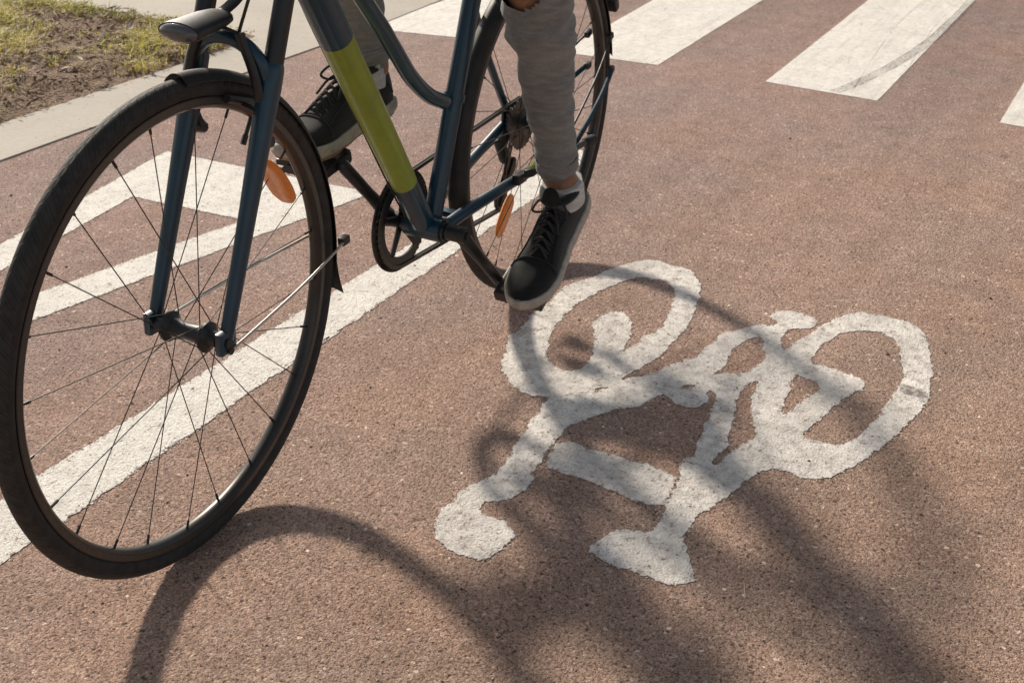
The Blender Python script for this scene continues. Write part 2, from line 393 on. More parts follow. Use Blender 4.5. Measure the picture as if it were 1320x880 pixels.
# traced outlines of the painted marks on the road, in metres
SYM = [[(2.4901,0.9048),(2.4927,0.8684),(2.4813,0.8455),(2.4868,0.8153),(2.4577,0.7819),(2.4228,0.7603),(2.3494,0.7391),(2.2836,0.7208),(2.2163,0.7108),(2.1510,0.7112),(2.1096,0.7158),(2.0740,0.7120),(2.0169,0.7233),(1.9696,0.7356),(1.9282,0.7397),(1.9631,0.7211),(1.9972,0.6957),(2.0301,0.6850),(2.0708,0.6650),(2.0974,0.6510),(2.0708,0.6575),(2.0977,0.6486),(2.1413,0.6502),(2.1764,0.6388),(2.2126,0.6466),(2.2319,0.6339),(2.2463,0.6194),(2.2753,0.6048),(2.2975,0.5877),(2.3023,0.5650),(2.3198,0.5559),(2.3363,0.5803),(2.3678,0.5802),(2.3830,0.5651),(2.3932,0.5435),(2.3889,0.5228),(2.3879,0.5032),(2.3713,0.4890),(2.3438,0.4839),(2.3250,0.4953),(2.3206,0.5131),(2.3060,0.5278),(2.2747,0.5305),(2.2512,0.5306),(2.2194,0.5164),(2.2025,0.5068),(2.2504,0.5023),(2.2723,0.4946),(2.3069,0.4855),(2.3550,0.4751),(2.3937,0.4615),(2.4355,0.4435),(2.4614,0.4211),(2.4651,0.3932),(2.4663,0.3698),(2.4644,0.3411),(2.4570,0.3116),(2.4341,0.2885),(2.4070,0.2741),(2.3576,0.2600),(2.2997,0.2453),(2.2616,0.2372),(2.2040,0.2295),(2.1677,0.2233),(2.1177,0.2259),(2.0530,0.2330),(2.0066,0.2432),(1.9520,0.2549),(1.9139,0.2696),(1.8787,0.2806),(1.8422,0.2947),(1.8100,0.3094),(1.7938,0.3242),(1.7825,0.3440),(1.7817,0.3592),(1.7877,0.3763),(1.7836,0.3907),(1.7790,0.4127),(1.7441,0.4252),(1.7234,0.4341),(1.7022,0.4310),(1.6690,0.4430),(1.6186,0.4593),(1.5868,0.4663),(1.5520,0.4680),(1.5214,0.4639),(1.4973,0.4496),(1.4739,0.4356),(1.4466,0.4194),(1.4306,0.4163),(1.4185,0.4220),(1.4099,0.4426),(1.4069,0.4689),(1.4104,0.4946),(1.4114,0.5196),(1.4116,0.5410),(1.4217,0.5671),(1.4313,0.5779),(1.4487,0.5755),(1.4769,0.5658),(1.5002,0.5537),(1.5093,0.5317),(1.5184,0.5097),(1.5482,0.5105),(1.5855,0.5176),(1.6182,0.5227),(1.6536,0.5248),(1.6873,0.5318),(1.7102,0.5403),(1.7389,0.5470),(1.7553,0.5327),(1.7849,0.5394),(1.8182,0.5411),(1.8589,0.5473),(1.9018,0.5518),(1.9362,0.5574),(1.9785,0.5677),(1.9855,0.5812),(1.9720,0.5875),(1.9589,0.5763),(1.9368,0.5728),(1.9127,0.5816),(1.9003,0.6032),(1.9094,0.6286),(1.9309,0.6502),(1.9105,0.6614),(1.8851,0.6701),(1.8516,0.6865),(1.8330,0.7049),(1.8035,0.7221),(1.7750,0.7380),(1.7474,0.7554),(1.7192,0.7593),(1.6924,0.7542),(1.6645,0.7522),(1.6407,0.7511),(1.6192,0.7468),(1.5992,0.7473),(1.5697,0.7449),(1.5597,0.7358),(1.5434,0.7317),(1.5209,0.7324),(1.4953,0.7392),(1.4722,0.7549),(1.4564,0.7703),(1.4387,0.7706),(1.4324,0.7573),(1.4278,0.7352),(1.4311,0.7175),(1.4206,0.7006),(1.4095,0.6910),(1.3820,0.6881),(1.3543,0.6923),(1.3310,0.6985),(1.3254,0.7215),(1.3236,0.7469),(1.3321,0.7709),(1.3490,0.7923),(1.3800,0.8137),(1.4001,0.8203),(1.4402,0.8174),(1.4734,0.8159),(1.5082,0.8066),(1.5409,0.7955),(1.5718,0.7953),(1.6119,0.8015),(1.6481,0.8096),(1.6936,0.8113),(1.7192,0.8197),(1.7438,0.8190),(1.7876,0.8252),(1.8109,0.8268),(1.8097,0.8360),(1.8006,0.8589),(1.8060,0.8853),(1.8262,0.9157),(1.8549,0.9409),(1.8859,0.9641),(1.9090,0.9713),(1.9549,0.9889),(1.9949,1.0033),(2.0179,0.9978),(2.0647,1.0042),(2.1089,1.0087),(2.1586,1.0064),(2.2206,1.0046),(2.2515,1.0101),(2.2871,0.9991),(2.3276,0.9806),(2.3786,0.9660),(2.4259,0.9489),(2.4660,0.9280)],
 [(2.3891,0.8872),(2.3616,0.9033),(2.3298,0.9172),(2.2938,0.9290),(2.2606,0.9369),(2.2194,0.9498),(2.1830,0.9465),(2.1434,0.9501),(2.1026,0.9484),(2.0717,0.9401),(2.0434,0.9372),(1.9960,0.9185),(1.9578,0.9033),(1.9317,0.8853),(1.9190,0.8608),(1.9146,0.8426),(1.9340,0.8275),(1.9609,0.8196),(2.0009,0.8294),(2.0316,0.8412),(2.0564,0.8481),(2.0950,0.8661),(2.1228,0.8790),(2.1468,0.8819),(2.1799,0.8791),(2.1999,0.8704),(2.2067,0.8516),(2.1936,0.8288),(2.1710,0.8143),(2.1329,0.8014),(2.0903,0.7900),(2.0547,0.7853),(2.0368,0.7838),(2.0653,0.7754),(2.0942,0.7668),(2.1187,0.7748),(2.1415,0.7611),(2.1697,0.7556),(2.1954,0.7552),(2.2375,0.7631),(2.2750,0.7719),(2.3043,0.7779),(2.3428,0.7882),(2.3723,0.8061),(2.3918,0.8225),(2.4013,0.8465),(2.3877,0.8593),(2.3957,0.8762)],
 [(1.8671,0.7694),(1.8838,0.7652),(1.8976,0.7558),(1.9028,0.7483),(1.8889,0.7520),(1.8705,0.7593)],
 [(2.2286,0.4524),(2.2684,0.4518),(2.3101,0.4398),(2.3476,0.4261),(2.3692,0.4035),(2.3814,0.3785),(2.3881,0.3569),(2.3715,0.3349),(2.3528,0.3172),(2.3086,0.3056),(2.2610,0.2932),(2.2348,0.2834),(2.1865,0.2774),(2.1354,0.2791),(2.0925,0.2863),(2.0589,0.2870),(2.0180,0.2939),(1.9841,0.2980),(1.9548,0.3030),(1.9278,0.3122),(1.9084,0.3311),(1.9039,0.3538),(1.9052,0.3742),(1.9057,0.3885),(1.9228,0.3893),(1.9530,0.3834),(1.9848,0.3755),(2.0275,0.3661),(2.0734,0.3611),(2.1055,0.3480),(2.1338,0.3336),(2.1605,0.3399),(2.1765,0.3568),(2.1746,0.3781),(2.1819,0.4019),(2.1823,0.4286),(2.1850,0.4518)],
 [(2.1260,0.4619),(2.1214,0.4429),(2.1058,0.4167),(2.0960,0.4076),(2.0670,0.4062),(2.0458,0.4174),(2.0166,0.4262),(1.9798,0.4325),(1.9577,0.4386),(1.9901,0.4474),(2.0340,0.4548),(2.0722,0.4573),(2.1005,0.4612)],
 [(2.2424,0.5656),(2.2214,0.5520),(2.1939,0.5504),(2.1725,0.5391),(2.1504,0.5300),(2.1198,0.5363),(2.1019,0.5396),(2.0754,0.5491),(2.0644,0.5680),(2.0534,0.5869),(2.0386,0.5999),(2.0775,0.5907),(2.1065,0.5868),(2.1327,0.5979),(2.1781,0.5968),(2.2114,0.5888),(2.2354,0.5776)],
 [(2.0634,0.5162),(2.0032,0.5081),(1.9525,0.4962),(1.9079,0.4776),(1.8790,0.4581),(1.8463,0.4620),(1.8240,0.4711),(1.7950,0.4776),(1.7632,0.4829),(1.7420,0.4916),(1.7580,0.4992),(1.7696,0.4932),(1.8123,0.4916),(1.8256,0.4982),(1.8746,0.5043),(1.9302,0.5187),(1.9812,0.5292),(2.0323,0.5350),(2.0515,0.5280)],
 [(1.9628,0.6377),(1.9885,0.6158),(1.9764,0.6091),(1.9646,0.6227)]]
BAR = [(1.6654,0.7505),(1.6827,0.7420),(1.6941,0.7222),(1.6826,0.6920),(1.6892,0.6662),(1.6908,0.6424),(1.6859,0.6161),(1.6924,0.5908),(1.6844,0.5639),(1.6809,0.5430),(1.6742,0.5307),(1.6585,0.5294),(1.6241,0.5250),(1.6000,0.5233),(1.5854,0.5364),(1.5819,0.5615),(1.5818,0.5805),(1.5905,0.6035),(1.5946,0.6286),(1.5981,0.6618),(1.5963,0.6849),(1.5974,0.7097),(1.6005,0.7315),(1.6163,0.7380),(1.6377,0.7422)]
TRI = [[(2.5027,2.3185),(2.5220,1.6694),(0.7459,2.0099)],
 [(2.1949,2.1566),(2.2130,1.8277),(1.2407,2.0228)]]
SUN_STRENGTH, SKY_STRENGTH = 5.2, 0.10
# ------------------------------------------------------------------ light and camera
w = bpy.data.worlds.new("World"); scene.world = w; w.use_nodes = True
nt = w.node_tree; bg = nt.nodes['Background']
sky = nt.nodes.new('ShaderNodeTexSky'); sky.sky_type = 'NISHITA'; sky.sun_disc = False
SUN = V(.96, 1.44, 1.0).normalized()
sky.sun_elevation = R_(30.0); sky.sun_rotation = math.atan2(SUN.x, SUN.y); sky.dust_density = 2.0
hs = nt.nodes.new('ShaderNodeHueSaturation'); hs.inputs['Saturation'].default_value = .42
nt.links.new(sky.outputs[0], hs.inputs['Color']); nt.links.new(hs.outputs[0], bg.inputs[0]); bg.inputs[1].default_value = SKY_STRENGTH
ld = bpy.data.lights.new('sun', 'SUN'); ld.energy = SUN_STRENGTH; ld.angle = R_(4.2); ld.color = (1.0, .90, .765)
lo = bpy.data.objects.new('sun', ld); COL.objects.link(lo)
lo.rotation_euler = (-SUN).to_track_quat('-Z', 'Y').to_euler(); lo.location = SUN * 20

cam = bpy.data.cameras.new('camera'); co = bpy.data.objects.new('camera', cam); COL.objects.link(co)
cam.sensor_width = 36; cam.lens = 1630.48 / 1320 * 36; cam.clip_end = 500; cam.clip_start = .05
cr, cu, cf = V(.45947591, -.88780202, .02625753), V(.39422828, .23034317, .88967752), V(.79590574, .39843393, -.4558338)
co.matrix_world = Matrix(((cr.x, cu.x, -cf.x, 0), (cr.y, cu.y, -cf.y, 0), (cr.z, cu.z, -cf.z, 1.1308), (0, 0, 0, 1)))
cam.dof.use_dof = True; cam.dof.focus_distance = 1.8; cam.dof.aperture_fstop = 14
scene.camera = co
scene.view_settings.view_transform = 'Standard'; scene.view_settings.look = 'None'; scene.view_settings.exposure = 0

# ------------------------------------------------------------------ setting
def sheet(name, pts, z, mat, thick=0.0, n=1):
    bm = bmesh.new()
    f = bm.faces.new([bm.verts.new((x, y, z)) for x, y in pts])
    if f.normal.z < 0: f.normal_flip()
    bm.normal_update()
    if f.normal.z < 0: bmesh.ops.reverse_faces(bm, faces=[f])
    if thick:
        r = bmesh.ops.extrude_face_region(bm, geom=[f])
        bmesh.ops.translate(bm, vec=(0, 0, -thick), verts=[v for v in r['geom'] if isinstance(v, bmesh.types.BMVert)])
        bmesh.ops.recalc_face_normals(bm, faces=bm.faces)
    me = bpy.data.meshes.new(name); bm.to_mesh(me); bm.free(); me.materials.append(mat)
    o = bpy.data.objects.new(name, me); COL.objects.link(o)
    return o

tag(sheet('road', [(-150, -150), (150, -150), (150, 150), (-150, 150)], 0.0, M['asphalt']), kind='structure')

def ring_pts(cx, cy, r, a0, a1, n=10):
    return [(cx + r * math.cos(R_(a0 + (a1 - a0) * i / n)), cy + r * math.sin(R_(a0 + (a1 - a0) * i / n))) for i in range(n + 1)]
# kerb strip along the lane, turning round the end of the verge; pavement slab behind it
KY0, KY1, GX, PV = 2.627, 2.868, 3.665, 3.915
H_K = .004
def bevel_slab(name, pts, z, mat, bev=.008):
    bm = bmesh.new()
    bot = [bm.verts.new((x, y, -.02)) for x, y in pts]
    f = bm.faces.new(bot); bm.normal_update()
    if f.normal.z > 0: bmesh.ops.reverse_faces(bm, faces=[f])
    r = bmesh.ops.extrude_face_region(bm, geom=[f])
    top = [v for v in r['geom'] if isinstance(v, bmesh.types.BMVert)]
    bmesh.ops.translate(bm, vec=(0, 0, z + .02), verts=top)
    bmesh.ops.recalc_face_normals(bm, faces=bm.faces)
    te = [e for e in bm.edges if all(abs(v.co.z - z) < 1e-5 for v in e.verts)]
    bmesh.ops.bevel(bm, geom=te, offset=bev, segments=3, affect='EDGES', profile=.5)
    me = bpy.data.meshes.new(name); bm.to_mesh(me); bm.free(); me.materials.append(mat)
    o = bpy.data.objects.new(name, me); COL.objects.link(o); return o
joints = [-40, -12, -3.2, -.9, 1.32, 3.45]
for a, b in zip(joints[:-1], joints[1:]):
    pass
kerb_l = [(-40, KY0), (3.05, KY0 + .0), (3.05, KY1), (-40, KY1)]
tag(bevel_slab('kerb', kerb_l, H_K, M['concrete'], .002), kind='structure')
corner = [(3.053, KY0), (4.02, KY0 - .004), (4.55, KY0 + .02), (40, KY0 + .02), (40, 40), (GX, 40)] + \
         [(GX, 3.10)] + ring_pts(GX - .16, KY1 + .16, .16, 0, -90, 8)[1:] + [(3.053, KY1)]
tag(bevel_slab('pavement', corner, H_K, M['concrete'], .002), kind='structure')
# verge soil as a rough grid
def soil():
    nx, ny = 150, 130; x0, x1, y0, y1 = .9, GX + .012, KY1 - .012, 5.2
    mb = MB()
    for j in range(ny + 1):
        for i in range(nx + 1):
            x = x0 + (x1 - x0) * i / nx; y = y0 + (y1 - y0) * j / ny
            e = min(1, max(0, (y - KY1) / .10)) * min(1, max(0, (GX - x) / .08))
            z = .003 + e * (.010 + .020 * noise.noise((x * 5, y * 5, 0)) + .012 * noise.noise((x * 17, y * 17, 3)) + .007 * noise.noise((x * 50, y * 50, 3)))
            mb.v.append(V(x, y, z))
    for j in range(ny):
        for i in range(nx):
            a = j * (nx + 1) + i
            mb.f.append([a, a + 1, a + nx + 2, a + nx + 1]); mb.m.append(0)
    o = mb.build('verge_soil', M['soil'], angle=180); tag(o, kind='structure')
    far = sheet('verge_ground', [(-40, KY1 + .003), (.9, KY1 + .003), (.9, 5.2), (GX, 5.2), (GX, 40), (-40, 40)], .006, M['soil'])
    tag(far, kind='structure')
soil()

def tinted(name, verts, faces, tint, mat):
    me = bpy.data.meshes.new(name); me.from_pydata(verts, [], faces); me.materials.append(mat)
    at = me.attributes.new('tint', 'FLOAT', 'FACE')
    at.data.foreach_set('value', tint)
    o = bpy.data.objects.new(name, me); COL.objects.link(o); return o

def clump(x, y):
    c = noise.noise((x * 3.1 + 7, y * 3.1, 0)) + .6 * noise.noise((x * 8, y * 8, 5)) + .35 * noise.noise((x * 21, y * 21, 9))
    c += .30 * (y - 3.30) + .20 - .50 * max(0, 1 - (y - KY1) / .25)                      # bare by the kerb, thicker towards the middle
    c += .55 * max(0, 1 - math.hypot(x - 3.25, (y - 2.98) * 2.5) / .5)     # tuft beside the kerb corner
    c += .35 * max(0, 1 - abs(x - 3.55) / .14)
    return c
def grass():
    vs = []; fs = []; tt = []
    rnd = random.Random(3); n = 0; tries = 0
    while n < 32000 and tries < 400000:
        tries += 1
        x = rnd.uniform(1.7, GX - .015); y = rnd.uniform(KY1 + .015, 4.7)
        c = clump(x, y)
        if c < rnd.uniform(-.05, .55): continue
        dens = min(1, max(.15, c))
        h = rnd.uniform(.018, .052) * (.55 + .6 * dens); 
        if rnd.random() < .05: h *= 1.7
        wd = rnd.uniform(.0013, .0030)
        a = rnd.uniform(0, 6.283); lean = rnd.uniform(.3, 1.7)
        d = V(math.cos(a), math.sin(a), 0); sd = V(-d.y, d.x, 0)
        b = len(vs); p = V(x, y, .008)
        for k in range(4):
            t = k / 3; ww = wd * (1 - t * .85)
            q = p + d * (h * lean * t * t) + V(0, 0, h * (t - .32 * lean * t * t))
            vs.append(q + sd * ww); vs.append(q - sd * ww)
        g = min(1, max(0, (.60 - .30 * max(0, 1 - (GX - x) / .30)) + .34 * noise.noise((x * 6, y * 6, 20)) + rnd.uniform(-.28, .30)))
        for k in range(3):
            fs.append([b + 2 * k, b + 2 * k + 1, b + 2 * k + 3, b + 2 * k + 2]); tt.append(min(1, g + .12 * k * rnd.random()))
        n += 1
    o = tinted('grass', [tuple(v) for v in vs], fs, tt, M['grass'])
    tag(o, 'patchy yellow green grass on the dry verge behind the kerb', None, None, 'stuff')
    vs = []; fs = []; tt = []
    for i in range(11000):
        x = rnd.uniform(1.5, GX - .01); y = rnd.uniform(KY1 + .005, 4.7)
        r = rnd.uniform(.0015, .006); L = r * rnd.choice((1, 1.3, 2, 4, 6)); a = rnd.uniform(0, 6.28)
        d = V(math.cos(a), math.sin(a), rnd.uniform(-.4, .5)); s_ = V(-d.y, d.x, rnd.uniform(-.5, .5)); up = d.cross(s_).normalized() * r * .6
        c = V(x, y, .016 + rnd.uniform(0, .014)); b = len(vs)
        for q in (c - d * L, c + s_ * r, c + d * L, c - s_ * r, c + up): vs.append(tuple(q))
        fs += [[b, b + 1, b + 4], [b + 1, b + 2, b + 4], [b + 2, b + 3, b + 4], [b + 3, b, b + 4]]
        t = min(1, max(0, rnd.gauss(.42, .24))); tt += [t] * 4
    o = tinted('leaf_litter', vs, fs, tt, M['litter'])
    tag(o, 'brown crumbs of soil, straw and dry leaf litter on the verge', None, None, 'stuff')
grass()
# a few pale dead leaves lying on the verge: one thing each
def dead_leaf(x, y, rz, s, label):
    mb = MB(); L = [(-1, 0), (-.5, .34), (.1, .42), (.6, .26), (1, 0)]
    vs = [(px * s, py * s, .25 * s * math.cos(px * 2) * abs(py) + .12 * s * math.sin(px * 3)) for px, py in L] + \
         [(px * s, -py * s, .3 * s * abs(py)) for px, py in L[1:-1]] + [(px * s, 0, -.06 * s) for px in (-.5, .1, .6)]
    mb.add(vs, [[0, 8, 1], [8, 9, 2, 1], [9, 10, 3, 2], [10, 4, 3], [0, 5, 8], [5, 6, 9, 8], [6, 7, 10, 9], [7, 4, 10]])
    o = mb.build('dead_leaf', M['leaf'], None, True, 60)
    o.location = (x, y, .04); o.rotation_euler = (.25, -.2, rz)
    tag(o, label, 'leaf', 'pale dead leaves on the verge')
M['leaf'] = mat_simple('pale_dead_leaf', (.55, .47, .40), .8, 0, .2, 120)
dead_leaf(3.395, 3.25, .4, .020, 'curled pale dead leaf at the far edge of the grass beside the pavement slab')
dead_leaf(2.99, 3.10, 1.4, .018, 'flat pale dead leaf on bare soil in the middle of the verge')
dead_leaf(2.47, 2.95, 2.2, .013, 'small pale dead leaf on bare soil close to the kerb')

def road_grit():
    vs = []; fs = []; tt = []; rnd = random.Random(21)
    for i in range(1500):
        x = rnd.uniform(.7, 5.6); y = rnd.uniform(-.3, 2.62)
        r = rnd.uniform(.0009, .0026) * (1 if rnd.random() < .93 else 1.7); b = len(vs)
        pts = []
        for k in range(5):
            a = k * 1.2566 + rnd.random() * .5; pts.append((x + r * rnd.uniform(.7, 1.3) * math.cos(a), y + r * rnd.uniform(.7, 1.3) * math.sin(a), .0006))
        vs += pts + [(x + r * rnd.uniform(-.3, .3), y + r * rnd.uniform(-.3, .3), .0006 + r * rnd.uniform(.5, 1.1))]
        t = rnd.choice((.15, .3, .5, .7, .85, .95)) + rnd.uniform(-.08, .05)
        for k in range(5): fs.append([b + k, b + (k + 1) % 5, b + 5]); tt.append(t)
    for i in range(36):                                  # bits of straw
        x = rnd.uniform(.9, 5.0); y = rnd.uniform(-.2, 2.6); a = rnd.uniform(0, 6.28); l = rnd.uniform(.006, .022); w_ = .0006; b = len(vs)
        dx, dy = math.cos(a), math.sin(a)
        vs += [(x - dx * l - dy * w_, y - dy * l + dx * w_, .001), (x - dx * l + dy * w_, y - dy * l - dx * w_, .001), (x + dx * l + dy * w_, y + dy * l - dx * w_, .0025), (x + dx * l - dy * w_, y + dy * l + dx * w_, .0025)]
        fs.append([b, b + 1, b + 2, b + 3]); tt.append(.86)
    tag(tinted('loose_grit', vs, fs, tt, M['litter']), 'fine loose grit and straw bits lying on the cycle lane', None, None, 'stuff')
road_grit()

# ------------------------------------------------------------------ road markings
def chaikin(P, n=1):
    for _ in range(n):
        Q = []
        for i in range(len(P)):
            a, b = P[i], P[(i + 1) % len(P)]
            Q += [a.lerp(b, .25), a.lerp(b, .75)]
        P = Q
    return P
def rough_loop(pts, step, amp, smooth, seed, fine=1.0):
    P = [Vector((x, y, 0)) for x, y in pts]
    if smooth: P = chaikin(P, smooth)
    out = []
    for i in range(len(P)):
        a, b = P[i], P[(i + 1) % len(P)]
        n = max(1, int((b - a).length / step))
        for k in range(n):
            p = a.lerp(b, k / n)
            q = p * 55 + V(seed, 0, 0); q2 = p * 190 * fine + V(0, seed, 0); q3 = p * 18 + V(seed, seed, 4)
            d = noise.noise_vector(q) * .8 + noise.noise_vector(q2) * .75 + noise.noise_vector(q3) * .5
            out.append((p.x + d.x * amp, p.y + d.y * amp))
    return out
def painted(name, loops, z, mat, thick=.003, label=None, cat='road marking', group=None, specks=0, size=.0024, spread=.005, box=None):
    cu_ = bpy.data.curves.new(name, 'CURVE'); cu_.dimensions = '2D'; cu_.fill_mode = 'BOTH'; cu_.extrude = thick / 2
    cx = sum(p[0] for p in loops[0]) / len(loops[0]); cy = sum(p[1] for p in loops[0]) / len(loops[0])
    for L in loops:
        sp = cu_.splines.new('POLY'); sp.points.add(len(L) - 1)
        for p, (x, y) in zip(sp.points, L): p.co = (x - cx, y - cy, 0, 1)
        sp.use_cyclic_u = True
    tmp = bpy.data.objects.new('tmp', cu_); COL.objects.link(tmp)
    dg = bpy.context.evaluated_depsgraph_get()
    me = bpy.data.meshes.new_from_object(tmp.evaluated_get(dg)); me.name = name
    bpy.data.objects.remove(tmp); bpy.data.curves.remove(cu_)
    me.materials.clear(); me.materials.append(mat)
    bm = bmesh.new(); bm.from_mesh(me); bmesh.ops.remove_doubles(bm, verts=bm.verts, dist=1e-6); bmesh.ops.recalc_face_normals(bm, faces=bm.faces); bm.to_mesh(me); bm.free()
    if specks:                       # flecks of paint on the stones outside the edge, bare stones inside it
        me.materials.append(M['asphalt']); rnd = random.Random(len(loops[0]))
        bm = bmesh.new(); bm.from_mesh(me)
        for L in loops:
            for i in range(len(L)):
                a_, b_ = L[i], L[(i + 1) % len(L)]
                if box and not (box[0] < a_[0] < box[1]): continue
                for q in range(specks):
                    if rnd.random() > .5: continue
                    bare = rnd.random() < .45
                    t = rnd.random(); sd = abs(rnd.gauss(0, spread)) * rnd.choice((-1, 1))
                    ex, ey = b_[0] - a_[0], b_[1] - a_[1]; el = math.hypot(ex, ey) or 1
                    px_, py_ = a_[0] + ex * t - ey / el * sd - cx, a_[1] + ey * t + ex / el * sd - cy
                    s_ = size * rnd.uniform(.35, 1.25) * math.exp(-abs(sd) / .012); ph = rnd.random() * 6
                    zz = thick * (.5 if bare else -.5) + (.00025 if bare else .0004) + rnd.random() * .00015
                    vs = [bm.verts.new((px_ + s_ * rnd.uniform(.55, 1.1) * math.cos(ph + k * 1.0472), py_ + s_ * rnd.uniform(.55, 1.1) * math.sin(ph + k * 1.0472), zz)) for k in range(6)]
                    f_ = bm.faces.new(vs); f_.material_index = 1 if bare else 0
        bm.to_mesh(me); bm.free()
    for p in me.polygons: p.use_smooth = False
    o = bpy.data.objects.new(name, me); COL.objects.link(o); o.location = (cx, cy, z - thick / 2)
    if label: tag(o, label, cat, group)
    return o

M['scuff'] = mat_skid(.42)
sym = painted('bicycle_symbol', [rough_loop(L, .0030, .0056, 1, i * 3.7) for i, L in enumerate(SYM)], .0011, M['symbol'], .0009,
              'white painted bicycle symbol with two oval wheels on the red brown cycle lane', specks=2)
bar = painted('frame_bar', [rough_loop(BAR, .0030, .0052, 1, 31)], .0011, M['symbol'], .0009, specks=2)
bar.parent = sym; bar.matrix_parent_inverse = Matrix.Translation(-sym.location)
mb = MB()
for L in ([(2.186, .277), (2.181, .228), (2.166, .226), (2.150, .231), (2.149, .258), (2.160, .276)],):
    P = rough_loop(L, .004, .005, 0, 12)
    cx_ = sum(p[0] for p in P) / len(P); cy_ = sum(p[1] for p in P) / len(P)
    mb.add([(x, y, .0019) for x, y in P] + [(cx_, cy_, .0019)], [[i, (i + 1) % len(P), len(P)] for i in range(len(P))])
sf = mb.build('tyre_scuff', M['scuff']); sf.parent = sym; sf.matrix_parent_inverse = Matrix.Translation(-sym.location)
sf['label'] = 'grey rubber scuff across the painted wheel of the symbol'
bar['label'] = 'separate short white stroke closing the frame of the symbol'

YU, YL = 1.4204, 1.3012
painted('lane_line', [rough_loop([(-14, YU), (.25, YU + .003), (1.1, YU + .006), (2.4, YU - .006), (3.155, YU - .019), (3.062, YL + .014), (2.86, YL), (1.9, YL + .003), (.9, YL - .001), (-14, YL)], .0034, .0056, 0, 5)], .0013, M['line'], .0011,
        'long straight white line marking the edge of the cycle lane', specks=3, size=.0028, spread=.006, box=(-.2, 3.4))
painted('give_way_triangle', [rough_loop(L, .0036, .0036, 0, 9 + i) for i, L in enumerate(TRI)], .0013, M['line'], .0011,
        'white outlined triangle painted beside the kerb under the front wheel', specks=2, size=.0026, spread=.004)
ZG = 'zebra crossing stripes'
za = painted('zebra_stripe', [rough_loop([(4.042, 2.285), (3.972, 2.638), (4.53, 2.640), (5.2, 2.640), (7.6, 2.640), (7.6, 2.286), (5.2, 2.290)], .005, .0012, 0, 3)], .0014, M['zebra'], .0012,
        'white zebra stripe cut to a point against the kerb, behind the bike frame', group=ZG)
zb = painted('zebra_stripe', [rough_loop([(4.060, 1.872), (4.084, 1.513), (5.337, 1.526), (7.6, 1.545), (7.6, 1.955), (5.069, 1.918)], .005, .0012, 0, 13)], .0014, M['zebra'], .0012,
        'white zebra stripe just behind the rear wheel of the bicycle', group=ZG)
zc = painted('zebra_stripe', [rough_loop([(4.082, 1.129), (4.062, .752), (5.874, .742), (7.6, .735), (7.6, 1.155), (5.601, 1.1405)], .005, .0012, 0, 23)], .0014, M['zebra'], .0012,
        'white zebra stripe crossed by a dark curved tyre mark', group=ZG)
zd = painted('zebra_stripe', [rough_loop([(4.028, .371), (4.008, -.01), (7.6, -.01), (7.6, .369)], .005, .0012, 0, 33)], .0014, M['zebra'], .0012,
        'white zebra stripe cut off by the right edge of the photo', group=ZG)
# tyre trace across the third stripe: three thin smears
path = catmull([(4.085, .897), (4.15, .8795), (4.2702, .854), (4.5359, .8085), (4.8876, .7727), (5.2659, .7567), (5.86, .7559), (7.4, .80)], 10)
mb = MB()
for off, wd in ((-.017, .0042), (-.007, .003), (.003, .0034), (.014, .0046)):
    b = len(mb.v)
    for i, p in enumerate(path):
        t = (path[min(i + 1, len(path) - 1)] - path[max(i - 1, 0)]).normalized(); nrm = Vector((-t.y, t.x))
        for sgn in (-1, 1):
            q = Vector((p.x, p.y)) + nrm * (off + sgn * wd); mb.v.append(V(q.x, q.y, .0024))
    for i in range(len(path) - 1):
        mb.f.append([b + 2 * i, b + 2 * i + 1, b + 2 * i + 3, b + 2 * i + 2]); mb.m.append(0)
trace = catmull([(4.10, .8461), (4.79, .9065), (5.30, .9322), (5.63, .9292), (6.9, .90)], 8)
for off, wd in ((0, .0011), (-.135, .0009)):
    b = len(mb.v)
    for i, p in enumerate(trace):
        for sgn in (-1, 1): mb.v.append(V(p.x, p.y + off + sgn * wd * (1 + .4 * math.sin(i)), .0021))
    for i in range(len(trace) - 1): mb.f.append([b + 2 * i, b + 2 * i + 1, b + 2 * i + 3, b + 2 * i + 2]); mb.m.append(0)
tm = mb.build('tyre_mark', M['skid']); tm.parent = zc; tm.matrix_parent_inverse = Matrix.Translation(-zc.location)

# ------------------------------------------------------------------ bicycle
BIKE_L = (2.2648, 1.0957, -.0025); BIKE_R = (-.0182, 0, -3.1341)
bike = bpy.data.objects.new('bicycle', None); COL.objects.link(bike)
bike.location = BIKE_L; bike.rotation_euler = BIKE_R; bike.empty_display_size = .1
tag(bike, 'dark teal city bicycle with lime green down tube ridden along the cycle lane', 'bicycle')
RW = .348; WB = 1.0898; DELTA = .0255
BB = V(.452, 0, .280)
HUBF = V(WB, 0, RW)
SA = V(-math.sin(R_(20)), 0, math.cos(R_(20)))          # steering axis, up and back
TF = Matrix.Translation(HUBF) @ Matrix.Rotation(DELTA, 4, SA)      # wheel-local -> bike-local (front)
TR = Matrix.Translation((0, 0, RW))
def steer(p): return TF @ (Vector(p) - HUBF)

